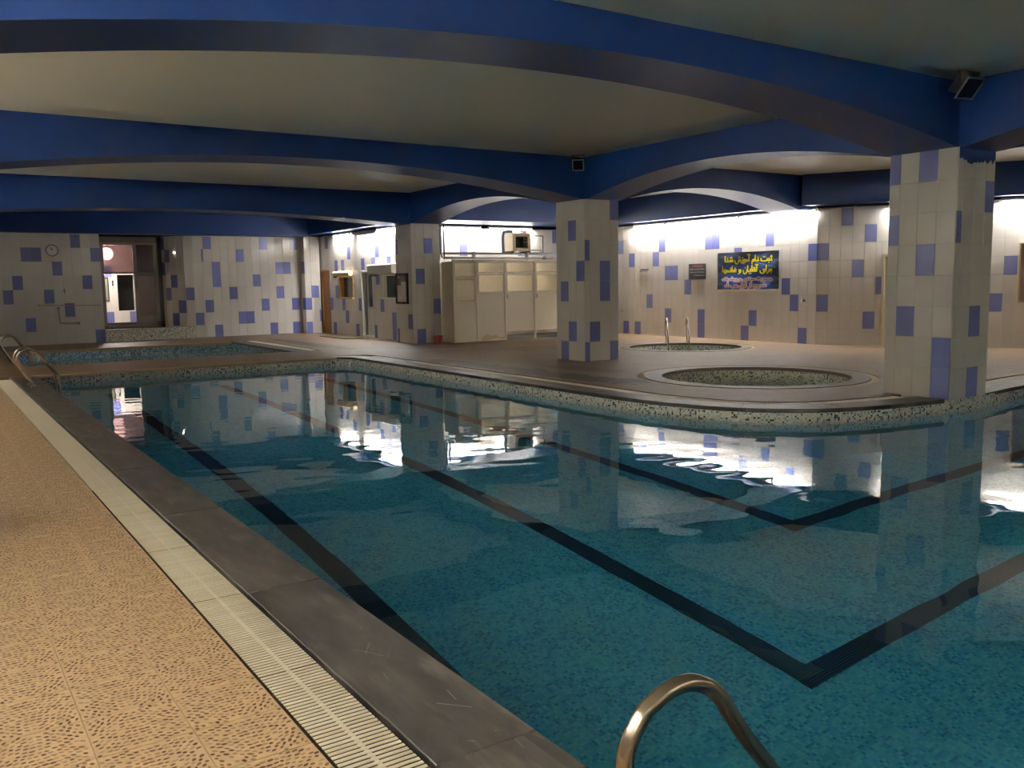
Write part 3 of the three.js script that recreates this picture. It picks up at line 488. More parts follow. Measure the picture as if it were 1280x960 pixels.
//@@THINGS
// ---------- printed lettering in Persian script: every letter a pen stroke on the baseline, set right to left ----------
const GL = { // [advance, strokes, loops, dot place]
  b: [0.45, [[[0, 0], [-0.1, -0.02], [-0.12, -0.42], [-0.14, -0.02], [-0.45, 0]]], [], -0.14], B: [1.25, [[[0, -0.36], [-0.04, -0.04], [-0.3, 0.08], [-0.9, 0.08], [-1.15, -0.04], [-1.18, -0.4]]], [], -0.6],
  A: [0.34, [[[0, 0], [-0.18, -0.04], [-0.2, -1.1]]], []], a: [0.3, [[[-0.12, 0], [-0.12, -1.1]]], []], M: [0.42, [[[-0.18, 0], [-0.18, -1.0]], [[0.02, -1.22], [-0.12, -1.3], [-0.24, -1.2], [-0.4, -1.28]]], []],
  m: [0.45, [[[0, 0], [-0.45, 0]]], [[-0.2, -0.14, 0.17]]], F: [0.5, [[[-0.2, 0.02], [-0.42, 0.02], [-0.46, 0.62]]], [[-0.18, -0.14, 0.18]]],
  v: [0.5, [[[-0.04, -0.1], [-0.06, 0.12], [-0.45, 0.42]]], [[-0.2, -0.2, 0.18]]], r: [0.42, [[[0, -0.34], [-0.04, 0.08], [-0.4, 0.4]]], [], -0.05],
  s: [0.85, [[[0, -0.34], [-0.02, 0], [-0.24, 0], [-0.26, -0.3], [-0.28, 0], [-0.5, 0], [-0.52, -0.3], [-0.54, 0], [-0.85, 0]]], [], -0.28],
  S: [1.25, [[[0, -0.34], [-0.02, 0], [-0.22, 0], [-0.24, -0.3], [-0.26, 0], [-0.46, 0], [-0.5, -0.25], [-0.5, 0.2], [-0.7, 0.46], [-1.0, 0.42], [-1.18, 0.1], [-1.16, -0.2]]], [], -0.28],
  f: [0.45, [[[0, 0], [-0.45, 0]]], [[-0.2, -0.28, 0.18]], -0.2], x: [0.6, [[[-0.02, -0.38], [-0.3, -0.46], [-0.52, -0.3], [-0.1, -0.02], [-0.6, 0]]], [], -0.25],
  h: [0.55, [[[0, 0], [-0.55, 0]]], [[-0.24, -0.22, 0.2], [-0.24, 0.12, 0.13]]], H: [0.42, [[[0, 0], [-0.2, 0]]], [[-0.22, -0.16, 0.18]]],
  d: [0.42, [[[-0.1, -0.5], [-0.3, -0.1], [-0.26, 0], [0, 0]]], []], y: [0.95, [[[-0.02, -0.3], [-0.3, -0.34], [-0.26, -0.02], [-0.08, 0.14], [-0.3, 0.42], [-0.75, 0.34], [-0.88, -0.05]]], []],
  p: [0.85, [[[0, 0], [-0.06, -0.3], [-0.3, -0.42], [-0.52, -0.2], [-0.4, 0], [0, 0]], [[-0.5, -0.02], [-0.6, -0.28], [-0.64, 0], [-0.85, 0]]], []], n: [0.8, [[[0, -0.34], [-0.02, 0.16], [-0.3, 0.44], [-0.62, 0.3], [-0.72, -0.2]]], [], -0.36],
  l: [0.66, [[[-0.05, -1.1], [-0.06, 0.14], [-0.3, 0.4], [-0.55, 0.28], [-0.6, -0.1]]], []], e: [0.6, [[[-0.06, -0.42], [-0.34, -0.5], [-0.4, -0.28], [-0.08, -0.12], [-0.46, 0.1], [-0.46, 0.44], [-0.05, 0.5]]], []], ' ': [0.34, [], []],
};
function lettering(g, text, right, base, u, styles) { // text: glyph, then optional dots such as ^3 above or _2 below
  const seq = [...text.matchAll(/(.)(?:([\^_])(\d))?/g)];
  for (const [color, width] of styles) {
    let x = right; g.strokeStyle = g.fillStyle = color; g.lineWidth = width * u; g.lineJoin = g.lineCap = 'round';
    for (const [, k, where, n] of seq) {
      const [adv, strokes, loops, at] = GL[k];
      for (const s of strokes) { g.beginPath(); s.forEach(([a, b], i) => (i ? g.lineTo(x + a * u, base + b * u) : g.moveTo(x + a * u, base + b * u))); g.stroke(); }
      for (const [a, b, r] of loops) { g.beginPath(); g.arc(x + a * u, base + b * u, r * u, 0, 7); g.stroke(); }
      if (n) for (let i = 0; i < +n; i++) { const dx = (+n === 1 ? 0 : +n === 2 ? i - 0.5 : i === 2 ? 0 : i - 0.5) * 0.24, dy = (where === '^' ? -0.72 : 0.36) + (i === 2 ? (where === '^' ? -0.2 : 0.2) : 0); g.beginPath(); g.arc(x + (at + dx) * u, base + dy * u, (0.06 + width * 0.3) * u, 0, 7); g.fill(); }
      x -= adv * u;
    }
  }
}
const lineLength = (text) => [...text.matchAll(/(.)(?:([\^_])(\d))?/g)].reduce((s, m) => s + GL[m[1]][0], 0);
const bannerTex = canvasTex(1024, 488, (g, w, h) => {
  const a = noise2(301), im = g.createImageData(w, h);
  for (let y = 0; y < h; y++) for (let x = 0; x < w; x++) { const f = a(x / 160, y / 60, 5), e = Math.min(1, Math.min(x, w - x) / 150) * Math.min(1, y / 130), o = (y * w + x) * 4, l = Math.max(0, f - 0.5); im.data[o] = 20 + 14 * e + 190 * l; im.data[o + 1] = 22 + 46 * e + 230 * l; im.data[o + 2] = 40 + 104 * e + 260 * l; im.data[o + 3] = 255; }
  g.putImageData(im, 0, 0);
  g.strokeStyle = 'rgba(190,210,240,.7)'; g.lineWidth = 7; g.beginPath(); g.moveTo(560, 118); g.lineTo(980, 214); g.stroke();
  const L = [['b^3b_1B^2 b^1AF Mmvr^1S^3 s^3b^1A', 122, 66, 915, 125], ['b_1ray Mf^2Ab_2An^1 v x^1Ab^1mhA', 256, 68, 915, 80]], K = [['b_1pvrB^2 mb_1b^2dy v b_3b_2s^3rf^1b^2H', 366, 46, 915, 90], ['s^3rve ar^1 avl hr mAH', 452, 46, 820, 140]];
  const put = (t, y, u, r, l, styles) => { g.save(); g.translate(r, y); g.scale((r - l) / (lineLength(t) * u), 1); lettering(g, t, 0, 0, u, styles); g.restore(); };
  for (const [t, y, u, r, l] of L) put(t, y, u, r, l, [['#0c0c10', 0.54], ['#f6e63a', 0.27]]);
  for (const [t, y, u, r, l] of K) put(t, y, u, r, l, [['#eedcdc', 0.5], ['#b04458', 0.13]]);
});
const signTex = canvasTex(256, 176, (g, w, h) => {
  g.fillStyle = '#1a1424'; g.fillRect(0, 0, w, h); g.fillStyle = 'rgba(120,34,44,.9)'; g.beginPath(); g.ellipse(w / 2 + 6, 26, 92, 18, 0, 0, 7); g.fill();
  const r = rng(5), squig = (x0, x1, y, c, a) => { g.strokeStyle = c; g.lineWidth = 4; g.lineCap = 'round'; g.beginPath(); for (let x = x0; x <= x1; x += 6) { const v = y + (r() - 0.5) * a; x === x0 ? g.moveTo(x, v) : g.lineTo(x, v); } g.stroke(); };
  squig(54, 214, 26, '#d08a86', 12); squig(20, 236, 62, '#e6e2ee', 11); squig(18, 238, 96, '#d8d4e2', 12); squig(74, 236, 132, '#d8d4e2', 11); squig(22, 112, 160, '#7a685c', 7);
});
const noticeTex = canvasTex(160, 256, (g, w, h) => { g.fillStyle = '#241c22'; g.fillRect(0, 0, w, h); g.fillStyle = '#fbf0e6'; g.fillRect(8, 78, 132, 172); g.fillRect(64, 62, 76, 20); g.fillStyle = '#4a1f3c'; g.fillRect(8, 20, 56, 76); for (let i = 0; i < 3; i++) { g.fillStyle = '#d9c9d2'; g.fillRect(62, 22 + i * 13, 70, 4); } g.fillStyle = '#f6f0f2'; g.beginPath(); g.arc(38, 22, 10, 0, 7); g.fill(); });
function faceUV(g) { // front face of a sheet in its own x, y -> 0..1
  g.computeBoundingBox(); const { min, max } = g.boundingBox, p = g.attributes.position, uv = new Float32Array(p.count * 2); for (let i = 0; i < p.count; i++) { uv[i * 2] = (p.getX(i) - min.x) / (max.x - min.x); uv[i * 2 + 1] = (p.getY(i) - min.y) / (max.y - min.y); } g.setAttribute('uv', new THREE.BufferAttribute(uv, 2)); return g;
}
const RW = -Math.PI / 2; // things on walls that face -x: own x runs along +z, own z out of the wall
{
  const t = thing('banner', 'blue vinyl banner with yellow and pink Persian lettering on the white tiled wall', 'banner', [16.885, 1.715, -15.065], RW);
  const g = new THREE.BoxGeometry(1.93, 0.905, 0.004, 48, 24, 1), p = g.attributes.position; for (let i = 0; i < p.count; i++) { const x = p.getX(i), y = p.getY(i); p.setZ(i, p.getZ(i) + 0.014 + 0.006 * Math.sin(x * 7 + y * 3) + 0.005 * Math.sin(x * 3 - y * 9)); } g.computeVertexNormals();
  part('printed_sheet', faceUV(g), std({ map: bannerTex, roughness: 0.42 }), t);
  part('hem', bx(-0.97, 0.97, -0.5, -0.445, 0.006, 0.014), M.paper, t);
  for (const [x, y] of [[-0.94, 0.43], [0.94, 0.43], [-0.94, -0.47], [0.94, -0.47], [-0.3, 0.45]]) part('eyelet', new THREE.TorusGeometry(0.012, 0.004, 6, 12).translate(x, y, 0.03), M.steel, t);
}
{
  const t = thing('sign', 'small black sign with a red heading and white lines, left of the blue banner', 'sign', [16.885, 1.723, -16.745], RW);
  part('printed_panel', faceUV(cbx(-0.305, 0.305, -0.2, 0.2, 0.001, 0.012, 0.002)), std({ map: signTex, roughness: 0.4 }), t);
  for (const [x, y] of [[-0.28, 0.18], [0.28, 0.18], [-0.28, -0.18], [0.28, -0.18]]) part('screw', new THREE.CylinderGeometry(0.007, 0.007, 0.004, 8).rotateX(Math.PI / 2).translate(x, y, 0.014), M.steelDull, t);
}
{
  const t = thing('hook_rail', 'short dark rail of coat hooks high on the wall behind the farther hot tub', 'hooks', [16.885, 1.8, -18.77], RW);
  part('rail', cbx(-0.17, 0.17, 0.0, 0.03, 0, 0.012, 0.002), M.black, t); for (const x of [-0.13, -0.045, 0.045, 0.13]) part('hook', tube([[x, 0.012, 0.012], [x, -0.03, 0.02], [x, -0.045, 0.045], [x, -0.02, 0.06]], 0.008, 14, 8), M.black, t);
  const tap = (label, z, y) => { const q = thing('wall_tap', label, 'tap', [16.885, y, z], RW); part('rose', new THREE.CylinderGeometry(0.035, 0.035, 0.012, 20).rotateX(Math.PI / 2).translate(0, 0, 0.006), M.steelDull, q); part('spout', tube([[0, 0, 0.01], [0, 0.005, 0.07], [0, -0.03, 0.1], [0, -0.07, 0.1]], 0.013, 16, 10), M.steelDull, q); part('lever', cbx(-0.012, 0.012, 0.01, 0.06, 0.04, 0.055, 0.003), M.steelDull, q); };
  tap('small metal tap low on the banner wall beside the middle pillar', -19.7, 0.66); tap('small metal tap on the wall right of the banner', -13.37, 1.0);
}
{ // white door in the angled wall, mostly behind the front pillar
  const s = 1.35, P = [16.9 + d30[0] * s, 0, -13.05 + d30[1] * s], t = new THREE.Group(); t.name = 'door_1'; t.position.set(...P); t.rotation.y = Math.atan2(-d30[1], d30[0]); scene.add(t); tag(t, 'cream door in the angled wall behind the front pillar', null, null, 'structure');
  part('door_frame', [cbx(0.002, 0.06, 0, 2.005, -0.1, 0.02), cbx(0.84, 0.898, 0, 2.005, -0.1, 0.02), cbx(0.06, 0.84, 1.94, 2.005, -0.1, 0.02)], M.pvc, t);
  const leaf = part('door_leaf', cbx(0.063, 0.837, 0.012, 1.937, -0.07, -0.03), M.pvc, t); part('door_handle', [rod([0.12, 1.02, -0.03], [0.12, 1.02, 0.02], 0.01), rod([0.12, 1.02, 0.018], [0.24, 1.02, 0.018], 0.009), cbx(0.1, 0.14, 0.92, 1.1, -0.031, -0.024, 0.002)], M.steelDull, leaf);
}
{
  const s = 4.28, t = thing('bulletin_board', 'brown bulletin board on the angled wall at the right of the front pillar', 'bulletin board', [16.9 + d30[0] * s, 1.55, -13.05 + d30[1] * s], Math.atan2(-d30[1], d30[0])); part('board', cbx(-0.3, 0.3, -0.58, 0.58, 0.012, 0.03, 0.003), std({ color: rgb(136, 112, 96), roughness: 0.5 }), t); part('rim', [cbx(-0.33, -0.3, -0.61, 0.61, 0.01, 0.045), cbx(0.3, 0.33, -0.61, 0.61, 0.01, 0.045), cbx(-0.3, 0.3, 0.58, 0.61, 0.01, 0.045), cbx(-0.3, 0.3, -0.61, -0.58, 0.01, 0.045)], M.pvcDark, t);
}
// ---------- office front: own x along +z from z = -27.5, own z out of the wall ----------
const office = (o, x) => { o.position.set(10.8, 0, -27.5 + x); o.rotation.y = RW; scene.add(o); return o; };
{
  const d = office(tag(new THREE.Group(), 'brown wooden door in the office wall', null, null, 'structure'), 0.28); d.name = 'door_2';
  part('door_frame', [cbx(0.002, 0.05, 0, 1.99, -0.12, 0.015), cbx(0.62, 0.668, 0, 1.99, -0.12, 0.015), cbx(0.05, 0.62, 1.94, 1.99, -0.12, 0.015)], M.wood, d);
  const leaf = part('door_leaf', cbx(0.052, 0.618, 0.01, 1.937, -0.06, -0.02), M.wood, d); for (const [a, b] of [[0.12, 0.85], [1.0, 1.82]]) part('door_panel', cbx(0.13, 0.54, a, b, -0.022, -0.012, 0.004), M.wood, leaf); part('door_handle', [rod([0.57, 1.0, -0.02], [0.57, 1.0, 0.03], 0.01), rod([0.57, 1.0, 0.028], [0.48, 1.0, 0.028], 0.009)], M.steelDull, leaf);
  const w = office(tag(new THREE.Group(), 'small office window with pale wooden frame under the rolled blind', null, null, 'structure'), 1.65); w.name = 'window_1';
  part('window_frame', [cbx(0.002, 0.12, 1.135, 1.785, -0.16, 0.02), cbx(1.04, 1.098, 1.135, 1.785, -0.16, 0.02), cbx(0.12, 1.04, 1.74, 1.785, -0.16, 0.02)], M.woodPale, w); part('window_sill', cbx(-0.03, 1.13, 1.1, 1.15, -0.16, 0.07), M.woodPale, w); part('pane', bx(0.12, 1.04, 1.15, 1.74, -0.12, -0.114), M.darkGlass, w);
  const e = office(tag(new THREE.Group(), 'white aluminium office door with a dark glass upper half', null, null, 'structure'), 3.3); e.name = 'door_3';
  part('door_frame', [cbx(0.002, 0.07, 0, 1.925, -0.14, 0.02), cbx(0.79, 0.848, 0, 1.925, -0.14, 0.02), cbx(0.07, 0.79, 1.87, 1.925, -0.14, 0.02), cbx(0.0, 0.85, 0, 0.05, -0.14, 0.04)], M.alu, e);
  const lf = part('door_leaf', [cbx(0.2, 0.3, 0.06, 1.86, -0.12, -0.08), cbx(0.68, 0.78, 0.06, 1.86, -0.12, -0.08), cbx(0.3, 0.68, 0.06, 0.14, -0.12, -0.08), cbx(0.3, 0.68, 0.8, 0.88, -0.12, -0.08), cbx(0.3, 0.68, 1.78, 1.86, -0.12, -0.08)], M.alu, e); part('lower_panel', bx(0.3, 0.68, 0.14, 0.8, -0.11, -0.1), M.whitePaint, lf); part('pane', bx(0.3, 0.68, 0.88, 1.78, -0.106, -0.1), M.darkGlass, lf); part('gap', bx(0.07, 0.2, 0.05, 1.87, -0.135, -0.13), M.dark, e); part('door_handle', rod([0.72, 0.95, -0.07], [0.72, 1.15, -0.07], 0.012), M.steelDull, lf);
  const w2 = office(tag(new THREE.Group(), 'dark office window with white frame under the shutter box', null, null, 'structure'), 4.75); w2.name = 'window_2';
  part('window_frame', [cbx(0.002, 0.06, 1.145, 1.795, -0.14, 0.02), cbx(0.84, 0.898, 1.145, 1.795, -0.14, 0.02), cbx(0.06, 0.84, 1.75, 1.795, -0.14, 0.02)], M.whitePaint, w2); part('window_sill', cbx(-0.03, 0.93, 1.11, 1.16, -0.14, 0.06), M.whitePaint, w2); part('pane', bx(0.06, 0.84, 1.16, 1.75, -0.1, -0.094), M.darkGlass, w2);
  const sb = office(thing('shutter_box', 'white roller shutter box above the dark office window', 'shutter'), 4.15); part('casing', cbx(0, 1.55, 1.82, 2.06, 0.01, 0.2, 0.012), M.whitePaint, sb); part('bottom_rail', cbx(0.03, 1.52, 1.795, 1.82, 0.06, 0.1, 0.004), M.alu, sb); part('bracket', cbx(-0.06, 0.25, 1.75, 1.81, 0.012, 0.09), M.black, sb);
  const bl = office(thing('rolled_blind', 'pale rolled bamboo blind hung on strings above the small wooden window', 'blind'), 1.45);
  part('roll', (() => { const g = new THREE.CylinderGeometry(0.075, 0.075, 1.22, 28, 40), p = g.attributes.position; for (let i = 0; i < p.count; i++) { const f = 1 + 0.05 * Math.sin(p.getY(i) * 160) + 0.04 * Math.sin(Math.atan2(p.getZ(i), p.getX(i)) * 14); p.setX(i, p.getX(i) * f); p.setZ(i, p.getZ(i) * f); } g.computeVertexNormals(); return g.rotateZ(Math.PI / 2).translate(0.72, 1.86, 0.1); })(), std({ color: rgb(226, 210, 176), roughness: 0.85 }), bl);
  for (const x of [0.3, 1.15]) part('string', [rod([x - 0.13, 1.93, 0.1], [x, 2.12, 0.014], 0.004), rod([x + 0.13, 1.93, 0.1], [x, 2.12, 0.014], 0.004)], M.cord, bl); part('end_block', cbx(0.0, 0.1, 1.74, 1.85, 0.012, 0.1), M.black, bl);
  const nb = thing('notice_board', 'black framed notice board with papers on the far pillar', 'notice board', [10.378, 1.4, -20.7], RW);
  part('notice_sheet', faceUV(bx(-0.29, 0.29, -0.35, 0.35, 0.012, 0.018)), std({ map: noticeTex, roughness: 0.5 }), nb); part('frame', [cbx(-0.33, -0.29, -0.39, 0.39, 0.002, 0.045), cbx(0.29, 0.33, -0.39, 0.39, 0.002, 0.045), cbx(-0.29, 0.29, 0.35, 0.39, 0.002, 0.045), cbx(-0.29, 0.29, -0.39, -0.35, 0.002, 0.045)], M.black, nb); part('pane', bx(-0.29, 0.29, -0.35, 0.35, 0.034, 0.037), M.pane, nb);
  const mt = thing('door_mat', 'dark worn mat on the floor before the office doors', 'mat', [10.15, 0.012, -24.3]); part('pile', cbx(-0.28, 0.3, 0, 0.018, -0.95, 0.95, 0.006), std({ color: rgb(84, 74, 50), roughness: 0.95 }), mt);
}
// ---------- cubicles, pipes and air cooler ----------
{
  const Z = -19.6, t = thing('cubicle_row', 'row of cream changing cubicles with frosted windows', 'cubicle'), post = (x) => cbx(x - 0.025, x + 0.025, 0.0125, 2.06, Z - 0.05, Z, 0.004);
  const X = [11.26, 11.94, 12.81, 13.75, 14.69, 15.63, 16.42];
  for (const x of X) part('post', post(x), M.pvc, t);
  part('top_rail', cbx(11.235, 16.45, 2.06, 2.11, Z - 0.055, Z + 0.005), M.pvc, t);
  const side = part('side_panel', cbx(11.235, 11.265, 0.0125, 2.06, -20.19, Z - 0.05), M.pvc, t);
  const frame = (x0, x1, y0, y1, w = 0.035) => [cbx(x0, x0 + w, y0, y1, Z - 0.04, Z - 0.008), cbx(x1 - w, x1, y0, y1, Z - 0.04, Z - 0.008), cbx(x0 + w, x1 - w, y1 - w, y1, Z - 0.04, Z - 0.008), cbx(x0 + w, x1 - w, y0, y0 + w, Z - 0.04, Z - 0.008)];
  const leaf = (name, i, low, win0, win1) => {
    const a = X[i] + 0.027, b = X[i + 1] - 0.027, d = part(name, [cbx(a, b, low, win0, Z - 0.036, Z - 0.012), ...frame(a, b, win0, win1 + 0.06, 0.05)], M.pvc, t);
    part('pane', bx(a + 0.05, b - 0.05, win0 + 0.05, win1 + 0.01, Z - 0.028, Z - 0.022), M.frosted, d);
    part('transom', [...frame(a, b, win1 + 0.065, 2.058, 0.03)], M.pvc, t); part('transom_pane', bx(a + 0.03, b - 0.03, win1 + 0.095, 2.028, Z - 0.028, Z - 0.022), M.frosted, t); return d;
  };
  leaf('fixed_panel', 0, 0.0125, 1.02, 1.6); leaf('fixed_panel', 1, 0.0125, 1.24, 1.7);
  for (let i = 2; i < 6; i++) { const d = leaf('door', i, 0.235, 1.24, 1.7); part('handle', cbx(X[i] + 0.05, X[i] + 0.07, 1.1, 1.2, Z - 0.012, Z + 0.012, 0.003), M.steelDull, d); }
  for (const x of X.slice(1, 6)) part('partition', cbx(x - 0.012, x + 0.012, 0.2, 2.05, -21.68, Z - 0.055), M.pvc, t);
  // brown stain at the foot of the second panel
  const st = new THREE.Shape(); [[12.05, 0.03], [12.1, 0.12], [12.22, 0.2], [12.34, 0.15], [12.5, 0.17], [12.62, 0.1], [12.74, 0.12], [12.77, 0.05], [12.5, 0.09], [12.3, 0.04]].forEach(([x, y], i) => (i ? st.lineTo(x, y) : st.moveTo(x, y))); part('rust_stain', new THREE.ShapeGeometry(st).translate(0, 0, Z - 0.0105), std({ color: rgb(190, 174, 132), roughness: 0.7 }), t);
  part('gap_dark_sheet', cbx(12.83, 16.4, 0.0125, 0.02, -21.66, Z - 0.03, 0.002), std({ color: rgb(44, 34, 20), roughness: 0.7 }), t);  // dark sheet added on the cubicle floor to darken the gaps under the doors
  const pr = thing('water_pipes', 'steel water pipes running above the cubicles and down beside the far pillar', 'pipes');
  part('pipe', tube([[11.3, 3.06, -20.3], [11.3, 2.3, -20.3], [11.34, 2.18, -20.3], [11.6, 2.17, -20.3], [16.3, 2.17, -20.3]], 0.028, 80, 10, 0.05), M.steelDull, pr); part('pipe', rod([11.24, 2.29, -20.36], [16.3, 2.29, -20.36], 0.03), M.steelDull, pr); part('pipe', rod([11.22, 2.12, -20.25], [11.22, 3.06, -20.25], 0.018), M.black, pr); part('pipe', rod([11.4, 2.14, -20.31], [11.4, 3.06, -20.31], 0.02), M.black, pr);
  part('pipe', tube([[13.35, 2.29, -20.5], [13.33, 2.75, -20.5], [13.38, 2.88, -20.5], [13.64, 2.9, -20.5]], 0.045, 40, 10), std({ color: rgb(160, 170, 196), roughness: 0.5 }), pr);
  for (const x of [12.3, 14.0, 15.7]) part('clip', cbx(x - 0.02, x + 0.02, 2.12, 2.33, -20.4, -20.27), M.steelDull, pr);
  part('valve', [rod([14.5, 2.17, -20.3], [14.5, 2.17, -20.2], 0.02), new THREE.TorusGeometry(0.045, 0.01, 8, 18).translate(14.5, 2.17, -20.2)], M.black, pr);
  const ac = thing('air_cooler', 'beige box air cooler with dark louvres on the bright wall above the cubicles', 'air cooler', [13.99, 2.34, -20.75]);
  part('body', [cbx(-0.3, -0.2, 0.03, 0.53, -0.3, 0.2, 0.01), cbx(0.2, 0.3, 0.03, 0.53, -0.3, 0.2, 0.01), cbx(-0.2, 0.2, 0.43, 0.53, -0.3, 0.2, 0.01), cbx(-0.2, 0.2, 0.03, 0.12, -0.3, 0.2, 0.01)], std({ color: rgb(206, 192, 160), roughness: 0.5 }), ac); part('inner_duct', bx(-0.2, 0.2, 0.12, 0.43, -0.05, -0.03), M.black, ac);
  for (let i = 0; i < 4; i++) part('louvre', new THREE.BoxGeometry(0.39, 0.006, 0.05).rotateX(0.5).translate(0, 0.17 + i * 0.072, 0.16), M.dark, ac); part('lid', [cbx(-0.26, 0.26, 0.585, 0.6, -0.25, 0.15), cbx(-0.25, -0.22, 0.53, 0.585, -0.2, 0.1), cbx(0.22, 0.25, 0.53, 0.585, -0.2, 0.1)], std({ color: rgb(206, 192, 160), roughness: 0.5 }), ac); for (const x of [-0.28, 0.28]) part('foot', cbx(x - 0.03, x + 0.03, 0, 0.035, -0.28, 0.18), M.black, ac);
  part('bracket', [rod([0.3, 0.46, 0.1], [0.78, 0.46, 0.1], 0.014), rod([0.78, 0.46, 0.1], [0.78, -0.04, 0.1], 0.014), rod([0.3, 0.06, 0.16], [0.68, 0.06, 0.16], 0.012), rod([0.68, 0.06, 0.16], [0.68, -0.02, 0.16], 0.012), rod([-0.6, -0.015, 0.1], [0.8, -0.015, 0.1], 0.015), rod([-0.6, -0.015, -0.2], [0.8, -0.015, -0.2], 0.015), rod([-0.28, -0.015, 0.1], [-0.28, -0.015, -0.93], 0.012), rod([0.28, -0.015, 0.1], [0.28, -0.015, -0.93], 0.012)], M.black, ac);
  const bin = thing('basket', 'small red plastic basket on the floor beside the far pillar', 'basket', [10.98, 0.0125, -19.98]); bin.scale.set(0.95, 0.8, 0.95);
  part('shell', (() => { const g = new THREE.LatheGeometry([[0.001, 0], [0.1, 0], [0.13, 0.22], [0.14, 0.225], [0.14, 0.235], [0.122, 0.235], [0.093, 0.012], [0.001, 0.01]].map(([x, y]) => new THREE.Vector2(x, y)), 28); return g; })(), M.red, bin); part('handle', tube([[-0.14, 0.225, 0], [-0.13, 0.235, 0.06], [0, 0.245, 0.16], [0.13, 0.235, 0.06], [0.14, 0.225, 0]], 0.007, 24, 8), M.red, bin); for (let i = 0; i < 3; i++) part('rib', new THREE.TorusGeometry(0.108 + i * 0.0085, 0.004, 6, 28).rotateX(Math.PI / 2).translate(0, 0.055 + i * 0.06, 0), M.red, bin);
}
// ---------- clock wall, window recess and the room behind ----------
{
  const Z = -27.49, c = thing('wall_clock', 'round white wall clock on the dim far left wall', 'clock', [3.17, 2.58, Z]);
  part('rim', new THREE.TorusGeometry(0.15, 0.016, 10, 40).translate(0, 0, 0.03), M.steelDull, c); part('dial', new THREE.CylinderGeometry(0.15, 0.15, 0.03, 40).rotateX(Math.PI / 2).translate(0, 0, 0.015), M.whitePaint, c); part('hour_hand', cbx(-0.008, 0.008, -0.01, 0.075, 0.031, 0.035, 0.001).rotateZ(0.25), M.black, c); part('minute_hand', cbx(-0.006, 0.006, -0.01, 0.1, 0.036, 0.039, 0.001).rotateZ(0.6), M.black, c);
  const gb = thing('grab_bar', 'bent dark steel grab bar on the clock wall', 'bar', [0, 0, Z]); part('bar', tube([[3.22, 1.02, 0.06], [3.235, 0.64, 0.07], [3.27, 0.585, 0.07], [3.7, 0.575, 0.06]], 0.02, 40, 10, 0.05), M.steelDull, gb); for (const [x, y] of [[3.22, 1.0], [3.7, 0.575]]) part('flange', new THREE.CylinderGeometry(0.04, 0.04, 0.05, 20).rotateX(Math.PI / 2).translate(x, y, 0.034), M.steelDull, gb);
  const pp = thing('conduit', 'thin grey pipe along the clock wall', 'pipe', [0, 0, Z]); part('pipe', rod([2.75, 1.09, 0.03], [4.3, 1.06, 0.03], 0.012), M.pvcDark, pp); part('pipe_end', new THREE.SphereGeometry(0.026, 14, 10).translate(2.75, 1.09, 0.03), M.pvcDark, pp);
  const tp = thing('wall_tap', 'small tap in the middle of the clock wall', 'tap', [3.4, 1.48, Z]); part('rose', new THREE.CylinderGeometry(0.035, 0.035, 0.012, 20).rotateX(Math.PI / 2).translate(0, 0, 0.018), M.steelDull, tp); part('spout', tube([[0, 0, 0.02], [0, 0.005, 0.07], [0, -0.03, 0.1], [0, -0.08, 0.1]], 0.014, 16, 10), M.steelDull, tp); part('lever', cbx(-0.012, 0.012, 0.01, 0.07, 0.04, 0.055, 0.003), M.steelDull, tp);
  const curb = struct('curb', bx(4.37, 6.85, 0.0, 0.36, -27.62, -27.42), M.greyBand, 'low mosaic curb before the recessed window'); { const u = curb.geometry.attributes.uv; for (let i = 0; i < u.count; i++) u.setXY(i, u.getX(i) * 0.85, u.getY(i) * 0.13); }
  const w = new THREE.Group(); w.name = 'window_3'; scene.add(w); tag(w, 'four-pane window in the recess, looking into the next room', null, null, 'structure');
  const Y0 = 0.5, Y1 = 2.88, F = (a, b, c2, d) => cbx(a, b, c2, d, -28.96, -28.88, 0.006);
  part('window_frame', [F(4.37, 4.68, Y0 - 0.1, Y1), F(6.09, 6.2, Y0, Y1), F(4.68, 6.09, Y1 - 0.07, Y1), F(4.68, 6.09, Y0 - 0.14, Y0 - 0.06)], M.frameGrey, w); part('mullion', F(5.5, 5.6, Y0 - 0.06, Y1 - 0.07), M.frameGrey, w); part('transom', [F(4.68, 5.5, 1.95, 2.0), F(5.6, 6.09, 1.9, 2.0)], M.frameGrey, w); part('lower_rail', F(5.6, 6.09, Y0 - 0.06, 0.68), M.frameGrey, w);
  part('pane', bx(4.68, 5.5, 2.0, 2.81, -28.922, -28.918), phy({ color: rgb(150, 134, 134), transmission: 1, roughness: 0.12, thickness: 0 }), w); part('pane', bx(5.6, 6.09, 2.0, 2.81, -28.922, -28.918), phy({ color: rgb(84, 62, 64), transmission: 1, roughness: 0.1, thickness: 0 }), w); part('pane', bx(4.68, 5.5, 0.44, 1.95, -28.922, -28.918), M.pane, w); part('pane', bx(5.6, 6.09, 0.68, 1.9, -28.922, -28.918), phy({ color: rgb(128, 120, 116), transmission: 0.7, roughness: 0.7, thickness: 0 }), w);
  // the lit room behind
  const rm = struct('wall_next_room', [bx(3.5, 5.56, 0, 3.0, -32.3, -32.02), bx(6.1, 8.6, 0, 3.0, -32.3, -32.02), bx(5.56, 6.1, 0, 0.78, -32.3, -32.02), bx(5.56, 6.1, 1.97, 3.0, -32.3, -32.02), bx(3.3, 3.5, 0, 3.0, -32.3, -29.0), bx(8.4, 8.6, 0, 3.0, -32.3, -29.0)], M.plaster, 'white walls of the next room seen through the window'); tiles(rm, { s0: 4.6, s1: 7.0, y1: 3.0, z: -32.02, origin: 4.67, holes: [[5.56, 6.1, 0.78, 1.97]], blue: [[2, 5], [1, 2], [2, 1], [5, 1]] });
